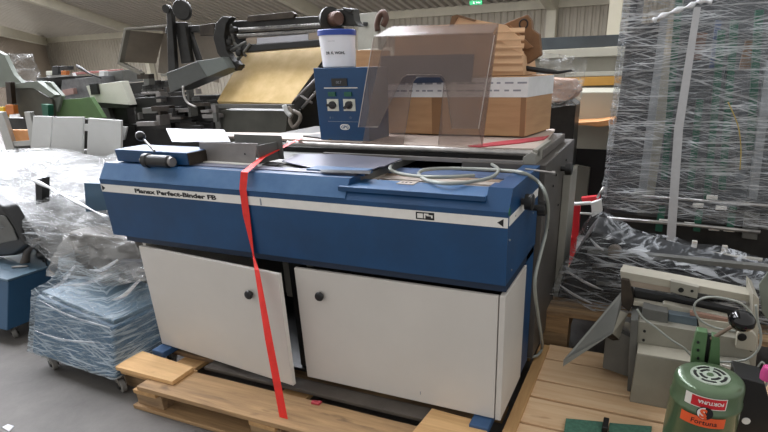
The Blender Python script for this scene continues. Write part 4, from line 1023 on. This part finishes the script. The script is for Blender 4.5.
# white panels of the machine behind
WPn = thing('white_flaps_machine', (-.9, 1.6, 0), 'white vertical flap boards standing behind the film-wrapped machine', 'board')
for pts_ in ([(53, 117), (83, 117), (82, 158), (50, 158)], [(88, 118), (121, 120.5), (120.5, 165), (86.5, 162)]):
    s_('flap_board', pts_, 1.35, .02, PVC, WPn, .003)
s_('flap_board', [(33, 116), (52, 116.5), (49, 156), (30, 156)], 1.42, .02, PVC, WPn, .003)
s_('flap_bracket', [(82, 124), (88.5, 124), (88, 131), (82, 131)], 1.36, .01, PVC, WPn)
p = at(85, 150, 'y', 1.45); obj('support_frame', MB().box(p.x-.35, p.x+.3, 1.45, 1.5, 0, p.z), GREYD, WPn)
WPn.name = 'flap_frame'; W['flap_frame'] = W['white_flaps_machine'] if 'white_flaps_machine' in W else V((-.9, 1.6, 0))
# aluminium ladder
SL = thing('step_ladder', (-1.8, 1.7, 0), 'aluminium step ladder with a wooden tread behind the wrapped machine', 'ladder')
AL = mat('aluminium_profile', '#b4b4b0', .35, .6, .06, 9)
s_('rail', [(-6, 112), (2, 112), (18, 160), (9, 160)], 1.6, .04, AL, SL)
s_('rail', [(24, 112), (29.5, 112), (40, 160), (33, 160)], 1.6, .04, AL, SL)
s_('tread', [(5, 142), (36, 140), (37, 145), (7, 147)], 1.61, .12, AL, SL)
s_('wood_tread', [(8, 130), (32, 130), (34, 140), (10, 142)], 1.64, .05, mat('orange_wood', '', 0), SL)
p = at(20, 150, 'y', 1.7); obj('support_post', MB().box(p.x-.3, p.x-.26, 1.66, 1.7, 0, p.z), AL, SL); obj('support_post', MB().box(p.x+.2, p.x+.24, 1.66, 1.7, 0, p.z), AL, SL)
# far left blue cabinet
zc_ = at(8, 281.5, 'y', -.11).z
p0 = at(7, 331, 'z', .1)
BC = thing('blue_cabinet', (p0.x-.3, p0.y+.4, 0), 'dark blue cabinet on casters at the left edge of the photo', 'cabinet')
ztb = at(8, 281.5, 'x', -1.03).z
def lean(mb_):
    for i, v in enumerate(mb_.v): mb_.v[i] = v+V((-.03, .108, 0))*((v.z-.1)/.27)*(1 if v.y < p0.y+.4 else .3)
    return mb_
obj('body', lean(MB().box(p0.x-.7, p0.x, p0.y, p0.y+.75, .1, ztb)), mat('deep_blue_cabinet', '#1f4562', .5, 0, .1, 4), BC, bev=.006)
obj('top_plate', lean(MB().box(p0.x-.7, p0.x+.004, p0.y-.004, p0.y+.754, ztb+.0005, ztb+.012)), mat('slate_top', '#4d6474', .5, 0, .08, 4), BC, bev=.002)
for x, y in ((p0.x-.07, p0.y+.07), (p0.x-.62, p0.y+.07), (p0.x-.07, p0.y+.68)): caster(x, y, .099, BC, 2.6, False)
CS = thing('black_chair_back', (p0.x-.2, p0.y+.3, ztb+.013), 'black curved padded shape leaning on the far left blue cabinet', 'seat')
CS.name = 'seat_pad'; W['seat_pad'] = V((p0.x-.2, p0.y+.3, ztb+.013))
yy = p0.y+.30
s_('black_shell', [(-20, 195), (2, 207), (14, 226), (24, 241), (27, 246), (13, 256), (0, 257), (-20, 257)], yy, .10, BLACK, CS, .02)
s_('grey_face', [(-20, 212), (4, 216), (12, 228), (17, 240), (0, 244), (-20, 246)], yy-.01, .009, GREYD, CS, .005)
LV = tag(obj('curved_lever', MB().tube(spline(P([(24, 268), (26, 258), (28, 250), (33, 243), (38, 240)], 'y', yy+.05), 5), [.03, .029, .028, .026, .024, .022, .021, .02, .02, .02, .02, .02, .02, .02, .02, .019, .018, .017, .016, .016, .016], 12), mat('taupe_plastic', '#5d5650', .5, 0, .08, 6), smooth='all'), 'taupe curved lever standing on the far left blue cabinet', 'lever')
p = at(43, 256, 'y', yy+.1)
KB = thing('control_knob', (p.x, yy+.1, ztb+.013), 'black adjusting knob on a stem at the edge of the far left cabinet', 'knob')
obj('stem', MB().cyl((p.x, yy+.1, ztb+.013), (p.x, yy+.1, p.z), .012), BLACK, KB, smooth=True)
obj('grip', MB().ball((p.x, yy+.1, p.z+.01), .036), BLACK, KB, smooth=True)
obj('wire', MB().tube(spline(P([(35, 240), (39, 247), (44, 256), (48, 268), (55, 275)], 'y', yy+.05), 4), .004, 6), BLACK, KB, smooth='all')
a, c = at(12, 267, 'z', ztb+.02), at(28, 266, 'z', ztb+.02)
tag(obj('pen', MB().tube([a, c], .007, 8), STEEL, smooth='all'), 'short silver pen lying on the far left blue cabinet', 'pen')
# ================================================================ SMALL LITTER ON THE FLOOR
for i, (a, c_, s) in enumerate(((7, 428, 4), (11, 424, 2.5))):
    if i: break
    b = MB().prism(P([(2, 427), (8, 424), (14, 426), (9, 431)], 'z', .004), (0, 0, -.003)); tag(obj('paper_scrap', b, PAPER), 'white torn paper scrap on the concrete floor, bottom left corner', 'scrap')
# ================================================================ FOLDING MACHINE WITH YELLOW FEEDER
FM = thing('folding_machine', (-.2, 2.5, 0), 'dark folding machine with a yellow sloping feed table behind the blue binder', 'machine')
fy1 = 2.3
def f_(n, pts, y, d, m, bev=.004, par=FM): return s_(n, pts, y, d, m, par, bev)
# sloping table
T = [at(247, 49, 'y', 2.75), at(332, 47, 'y', 2.75), at(291, 103.5, 'y', fy1), at(217, 101, 'y', fy1)]
b = MB().prism(T, V((0, .02, -.03))); obj('feed_table', b, YEL, FM, bev=.002)
b = MB(); b.prism([T[1]+V((.003, 0, -.0)), T[2]+V((.003, 0, 0)), T[2]+V((.03, 0, -.06)), T[1]+V((.03, 0, -.06))], (.02, .03, 0)); obj('table_rail', b, DARK, FM)
q1, q2 = at(214, 103, 'y', fy1), at(295, 105, 'y', fy1)
obj('table_lip', MB().box(q1.x, q2.x, fy1-.05, fy1-.003, q1.z-.04, q1.z-.005), GREYD, FM, bev=.004)
f_('front_cover', [(218, 110), (288, 111), (284, 150), (222, 150)], fy1-.03, .2, mat('olive_grey_cover', '#4c4b43', .5, .1, .2, 4, .1, 20))
f_('cover_frame', [(213, 104), (218, 106), (224, 150), (218, 150)], fy1-.05, .1, GREYD)
obj('hose', MB().tube(spline(P([(288, 107), (292, 113), (290, 120), (293, 127), (299, 122), (300, 115), (294, 111)], 'y', fy1-.12), 5), .016, 8), mat('grey_hose', '#7d756c', .5, 0, .1, 9), FM, smooth='all')
obj('white_hose', MB().tube(spline(P([(284, 105), (287, 112), (291, 116)], 'y', fy1-.14), 4), .02, 8), PVC, FM, smooth='all')
for pts_ in (((320, 75), (295, 100)), ((312, 103), (300, 95)), ((318, 90), (302, 108))):
    obj('link_rod', MB().tube(P(pts_, 'y', fy1+.02), .012, 8), STEELD, FM, smooth='all')
f_('dark_frame', [(341, 50), (347, 50), (347, 150), (290, 150), (293, 112)], fy1+.25, .1, mat('black_iron', '#1c1b1a', .5, .2, .3, 8))
# head bars
yh = 2.55
f_('top_beam', [(216, 22), (350, 14), (350, 24), (216, 33)], yh, .12, DARK, .01)
f_('name_plate', [(246, 20), (248, 16), (292, 11.5), (295, 14), (293, 18), (249, 22)], yh-.04, .035, DARKB, .004)
f_('shadow_bar', [(226, 30), (338, 22), (338, 29), (226, 37)], yh+.05, .1, BLACK)
for y0 in (28, 34):
    p0_, p1_ = at(238, y0+2.2, 'y', yh), at(331, y0-5.5+2.2, 'y', yh)
    obj('spring_rod', MB().cyl(p0_, p1_, .010), STEELD, FM, smooth=True)
    d = (p1_-p0_); Ln = d.length; d.normalize(); n3 = 64; pts_ = []
    for i in range(n3*6):
        t = i/(n3*6); w_ = 2*math.pi*i/6; pts_.append(p0_+d*Ln*t+V((0, math.cos(w_), math.sin(w_)))*.018)
    obj('spring', MB().tube(pts_, .005, 5), STEEL, FM, smooth='all')
f_('paper_strip', [(257, 38), (308, 34), (308, 41), (257, 45)], yh-.02, .01, PAPER, .0)
f_('tan_strip', [(308.5, 33), (336, 31), (336, 38), (308.5, 40)], yh-.02, .01, mat('tan_strip', '', 0), .0)
f_('tan_strip', [(246, 38), (256.5, 37), (256.5, 44), (246, 45)], yh-.02, .01, mat('tan_strip', '', 0), .0)
f_('black_roller_cover', [(240, 45), (338, 38), (338, 45), (240, 53)], yh-.05, .12, BLACK, .01)
f_('back_web', [(216, 34), (246, 32), (246, 50), (222, 54)], yh+.15, .02, mat('black_iron', '', 0))
# side cheek ring
a_ = [(222, 16), (231, 17), (226, 24), (224, 36), (226, 50), (232, 60), (240, 65), (236, 71), (226, 66), (217, 53), (213, 38), (215, 24)]
f_('side_cheek', a_, yh-.12, .08, DARK, .008)
for pts_ in (((222, 30), (246, 56)), ((250, 44), (238, 60)), ((222, 55), (246, 42)), ((230, 22), (234, 44))):
    obj('arm_rod', MB().tube(P(pts_, 'y', yh-.06), .013, 8), GREYD, FM, smooth='all')
for (a, c_) in ((228, 42), (238, 53), (232, 30)):
    c = at(a, c_, 'y', yh-.1); obj('hub', MB().lathe((c.x, yh-.05, c.z), [(.03, 0), (.03, .05), (.015, .06)], 16, (0, -1, 0)), DARK, FM, smooth=True)
# right end wheels
for (a, c_, r, h_, m) in ((327, 20, .10, .05, DARK), (329.5, 19, .055, .16, mat('brown_wheel', '#5a4238', .5, .2, .2, 9))):
    c = at(a, c_, 'y', yh-.1); obj('end_wheel', MB().lathe((c.x, yh-.05, c.z), [(r, 0), (r, h_*.6), (r*.8, h_*.7)], 28, (.9, -.6, 0)), m, FM, smooth=True)
f_('end_block', [(333, 10), (352, 8), (354, 20), (358, 26), (335, 26)], yh-.05, .12, DARK, .01)
f_('motor_flap', [(342, 7), (353, 9), (351, 14), (343, 11)], yh-.1, .04, BLACK, .01)
# left: link of rods to the side
f_('side_shaft', [(165, 27), (216, 24), (216, 31), (165, 34)], yh, .08, DARK, .01)
f_('side_box', [(199, 25), (214, 23), (214, 36), (200, 36)], yh-.05, .1, DARKB, .006)
# open hopper
HB = f_('hopper', [(124, 28), (188, 23), (188, 25), (126, 30), (119.5, 62), (141, 73), (140, 75), (117, 64)], 2.9, .06, mat('pale_rim', '#6e6a60', .45, .1, .08, 6), .002)
bk = P([(127, 30.5), (178, 26), (178, 80), (150, 84), (138, 72)], 'y', 3.2)
HQ = P([(126, 30), (188, 25), (188, 84), (142, 74), (119.5, 62)], 'y', 2.92)
b = MB(); b.prism([HQ[0], HQ[4], HQ[4]+V((.16, .35, -.02)), HQ[0]+V((.16, .35, -.03))], (.004, 0, 0)); b.prism([HQ[0]+V((.16, .35, -.0)), HQ[1]+V((.1, .35, 0)), HQ[2]+V((.1, .35, 0)), HQ[4]+V((.16, .35, -.12))], (0, .01, 0)); b.prism([HQ[0], HQ[1], HQ[1]+V((0, .36, 0)), HQ[0]+V((.16, .36, 0))], (0, 0, .004))
obj('hopper_box', b, mat('brown_grey_hopper', '#7b7164', .5, .1, .12, 5), HB)
# arm with wheel
f_('arm', [(166, 8), (171, 8), (176, 80), (168, 80)], 2.45, .05, DARK, .008)
f_('arm', [(174, 22), (184, 22), (191, 62), (181, 64)], 2.5, .05, DARK, .008)
f_('arm', [(186, 30), (190, 31), (200, 60), (196, 61)], 2.55, .04, DARK, .006)
c = at(181, 10, 'y', 2.4); obj('arm_wheel', MB().lathe((c.x, 2.44, c.z), [(.05, 0), (.078, .01), (.085, .02), (.085, .05), (.078, .06), (.03, .062)], 32, (.3, -1, 0)), DARK, FM, smooth=True)
c = at(166, 9, 'y', 2.45); obj('arm_wheel', MB().lathe((c.x, 2.48, c.z), [(.035, 0), (.035, .05)], 20, (.3, -1, 0)), DARK, FM, smooth=True)
f_('white_guard', [(191, 42), (194, 41), (201, 60), (196, 64)], 2.6, .02, PVC, .002)
# grey boxes
FG = mat('grey_feeder', '#5f6460', .45, .1, .08, 5)
b = MB(); b.prism([at(166, 73, 'y', 2.2), at(197, 61, 'y', 2.2), at(207, 77, 'y', 2.2), at(170, 93, 'y', 2.2)], (.05, .25, .02)); obj('feeder_box', b, mat('dark_feeder', '#4d4f4c', .45, .1, .1, 5), FM, bev=.006)
b = MB(); b.prism([at(197, 61, 'y', 2.19), at(222, 57, 'y', 2.35), at(229, 68, 'y', 2.35), at(207, 77, 'y', 2.19)], (.02, .2, -.0)); obj('feeder_box', b, FG, FM, bev=.006)
# jumble of linkages below
random.seed(11)
mats_ = [DARK, DARKB, GREYD, mat('black_iron', '', 0), STEELD]
for k in range(46):
    a = random.uniform(136, 214); c_ = random.uniform(84, 128); w_ = random.uniform(4, 18); h_ = random.uniform(2, 6)
    if random.random() < .4: w_, h_ = h_*.8, w_*.7
    y = 2.15+random.uniform(0, .5)
    f_('frame_plate' if k % 3 else 'link_bar', [(a, c_), (a+w_, c_-.5), (a+w_+1, c_+h_-.5), (a+1, c_+h_)], y, random.uniform(.03, .15), random.choice(mats_), .002)
f_('dark_body', [(135, 98), (216, 95), (220, 160), (138, 160)], 2.7, .2, mat('black_iron', '', 0))
f_('base', [(150, 120), (330, 120), (330, 165), (150, 165)], 2.75, .2, BLACK)
p = at(150, 140, 'y', 2.7); q = at(330, 140, 'y', 2.7)
obj('base_frame', MB().box(p.x, q.x, 2.6, 2.9, 0, 1.0), mat('black_iron', '', 0), FM)
obj('bow_handle', MB().tube(spline(P([(183, 86), (184, 96), (188, 103), (196, 107)], 'y', 2.1), 5), .010, 8), STEEL, FM, smooth='all')
# ================================================================ MACHINES IN THE LEFT BACKGROUND
def bg(name, label, cat, parts, loc):
    t = thing(name, loc, label, cat)
    for n, pts, y, d, m in parts: s_(n, pts, y, d, m, t, .003)
    return t
def foot(t, pts, y):
    a, c = at(*pts[0], 'y', y), at(*pts[1], 'y', y); obj('base', MB().box(a.x, c.x, y+.05, y+.16, 0, min(a.z, c.z)-.002), DARK, t)
t = bg('green_hood_machine', 'small mid-green slanted metal hood panel behind the white flaps', 'machine', [
 ('green_hood', [(51, 101), (90, 97), (103, 118), (58, 119)], 2.3, .05, GREENP)], (-1.6, 2.5, 0)); foot(t, ((58, 119), (103, 118)), 2.3)
t = bg('cream_hood_machine', 'cream machine cover with a small black switch panel in the left background', 'machine', [
 ('cream_cover', [(86, 86), (122, 81), (131, 105), (92, 102)], 2.6, .08, CREAMP), ('cover_edge', [(92, 102.5), (124, 100), (131, 104), (128, 108), (98, 108)], 2.62, .2, DARK),
 ('switch_panel', [(89, 84), (96, 83), (98, 94), (91, 95)], 2.57, .03, BLACK), ('linkage', [(96, 108), (108, 108), (113, 125), (100, 125)], 2.7, .1, GREYD), ('linkage', [(112, 108), (126, 108), (129, 125), (116, 125)], 2.75, .1, DARK),
 ('white_edge', [(121, 126), (127, 127), (124, 140), (121, 140)], 2.5, .02, PVC)], (-1.3, 2.8, 0)); foot(t, ((96, 124), (130, 124)), 2.65)
t = bg('hooded_machine', 'green-grey machine with a large dark overhanging hood at the left edge', 'machine', [
 ('hood_top', [(8, 84), (37, 81), (55, 95), (51, 98), (33, 88), (10, 88.5)], 2.2, .06, GREYG), ('hood_side', [(37, 81), (50, 82), (62, 96), (57, 112), (51, 98)], 2.27, .04, GREYG),
 ('hood_inside', [(8, 88), (33, 88), (52, 100), (54, 119), (24, 119), (10, 104)], 2.24, .03, mat('dim_olive', '#4c4a40', .6, 0, .15, 5)),
 ('upper_shield', [(-5, 50), (4, 55), (14, 75), (22, 83), (8, 86), (-5, 88)], 2.35, .05, GREYG), ('grey_column', [(5, 82), (10, 82), (12, 104), (7, 104)], 2.15, .05, DARKB),
 ('yellow_part', [(-2, 107), (3, 107), (5, 118), (-2, 118)], 2.1, .05, mat('yellow_plastic', '#d8b62c', .5, 0, .1, 9)), ('orange_part', [(5, 105), (13, 105), (14, 114), (6, 115)], 2.1, .05, mat('orange_plastic', '#b86a2c', .5, 0, .1, 9)),
 ('green_knob', [(41, 104), (48, 105), (48, 117), (43, 118)], 2.1, .06, GREEND)], (-2.4, 2.5, 0)); foot(t, ((-5, 118), (58, 118)), 2.2)
fq = [at(2, 82, 'y', 3.0), at(45, 80, 'y', 3.0), at(30, 54, 'y', 3.1), at(2, 53, 'y', 3.1)]
tf = thing('film_bag', (fq[0].x+.2, 3.0, 0), 'clear crumpled plastic film draped over the machine at the far left', 'film')
obj('film_sheet', MB().grid(sub_grid(fq, 16, 12, .06, 6, (0, -1, 0))), film('clear_bag', (5, 5, 12), .08, .4, .47, .62, '#d0d2d0', .25, .3, .8), tf, smooth='all')
obj('support', MB().box(fq[0].x, fq[1].x-.35, 3.1, 3.3, 0, fq[0].z), DARK, tf)
t = bg('bench_machine', 'small cluttered dark machine with a long black lever in the far left background', 'machine', [
 ('table', [(36, 78), (75, 76), (76, 84), (38, 86)], 3.4, .3, DARK), ('white_strip', [(46, 76), (72, 73), (73, 76), (48, 78)], 3.35, .05, PVC), ('red_strip', [(72, 72.5), (120, 69), (120, 71), (72, 75)], 3.6, .05, mat('dull_red_strip', '#a8706a', .5, 0, .1, 9)),
 ('grey_body', [(62, 80), (100, 76), (104, 98), (60, 100)], 3.3, .3, mat('slate_casting', '#6d6e6e', .5, .1, .25, 12, .2, 40)), ('grey_body', [(104, 72), (122, 70), (124, 82), (106, 84)], 3.5, .3, GREYD),
 ('gauge', [(52, 66), (58, 66), (58, 74), (52, 75)], 3.3, .08, BLACK), ('gauge', [(60, 66), (68, 66), (68, 70), (60, 70)], 3.3, .08, DARK), ('orange_tool', [(61, 71), (66, 71), (66, 75), (61, 75)], 3.25, .05, mat('orange_plastic', '', 0)), ('bottle', [(99, 71), (104, 71), (104, 80), (99, 80)], 3.4, .06, PVC),
 ('pink_tool', [(62, 90), (73, 88), (74, 94), (63, 96)], 3.2, .05, mat('dull_pink', '#a08078', .5, 0, .1, 9)), ('lamp_base', [(46, 71), (52, 71), (52, 75), (46, 75)], 3.3, .08, CREAMP)], (-2.6, 3.5, 0))
obj('lever', MB().tube(P([(77, 66), (82, 69), (90, 74), (101, 78)], 'y', 3.2), [.02, .02, .010, .010], 8), BLACK, t, smooth='all')
foot(t, ((38, 84), (108, 82)), 3.4)
# dark lump machines filling the middle distance row
t = thing('stitching_machine', (-1.0, 3.2, 0), 'dark cluttered stitching machine between the cream cover and the grey feeder', 'machine')
random.seed(5)
for k in range(34):
    a = random.uniform(131, 165); c_ = random.uniform(72, 120); w_ = random.uniform(3, 12); h_ = random.uniform(2, 7)
    s_('frame_plate', [(a, c_), (a+w_, c_-.4), (a+w_+.6, c_+h_), (a+.6, c_+h_)], 3.0+random.uniform(0, .3), .08, random.choice([DARK, DARKB, GREYD, mat('black_iron', '', 0), GREY]), t, .002)
s_('body', [(118, 84), (170, 80), (172, 140), (116, 140)], 3.35, .2, DARK, t); a = at(118, 130, 'y', 3.35); c = at(170, 130, 'y', 3.35); obj('base', MB().box(a.x, c.x, 3.36, 3.8, 0, a.z), DARK, t)
# cabinets further back behind the bucket
t = bg('switch_cabinet', 'pale grey wall cabinet with a small dark dial behind the bucket', 'cabinet', [
 ('door', [(357, 14), (377, 12), (378, 48), (358, 50)], 6.0, .3, GREY), ('dial', [(363, 22), (367, 22), (367, 26), (363, 26)], 5.98, .02, BLACK), ('lower_case', [(357, 50), (392, 47), (395, 62), (358, 66)], 5.6, .3, mat('cream_ledge', '', 0))], (0, 6, 0))
a = at(357, 60, 'y', 5.6); c = at(392, 60, 'y', 5.6); obj('base', MB().box(a.x, c.x, 5.62, 6.0, 0, a.z), GREY, t)
t = bg('brown_case', 'plain brown cardboard case in the gap behind the bucket and the guard', 'box', [('carton', [(356, 50), (372, 50), (372, 68), (356, 68)], 1.9, .3, CARD)], (.6, 2.0, 0))
a = at(356, 68, 'y', 1.9); c = at(372, 68, 'y', 1.9); obj('stand', MB().box(a.x, c.x, 1.92, 2.2, 0, a.z), DARK, t)
t = thing('work_lamp', (.9, 3.0, 0), 'small dark work lamp on a post above the smoked guard', 'lamp')
obj('head', MB().tube(spline(P([(378, 31), (377, 24), (380, 15), (384, 13), (386, 19), (383, 26)], 'y', 3.0), 4), .028, 8), mat('brown_wheel', '', 0), t, smooth='all')
p = at(379, 30, 'y', 3.0); obj('post', MB().box(p.x-.015, p.x+.015, 3.0, 3.03, 0, p.z), GREY, t)
# ================================================================ LIGHT
w = bpy.data.worlds.new('world'); S.world = w; w.use_nodes = True
w.node_tree.nodes['Background'].inputs['Color'].default_value = (.99, .98, .97, 1)
w.node_tree.nodes['Background'].inputs['Strength'].default_value = .62
S.view_settings.view_transform = 'Standard'; S.view_settings.look = 'None'
S.view_settings.exposure = 0.42; S.view_settings.gamma = 1
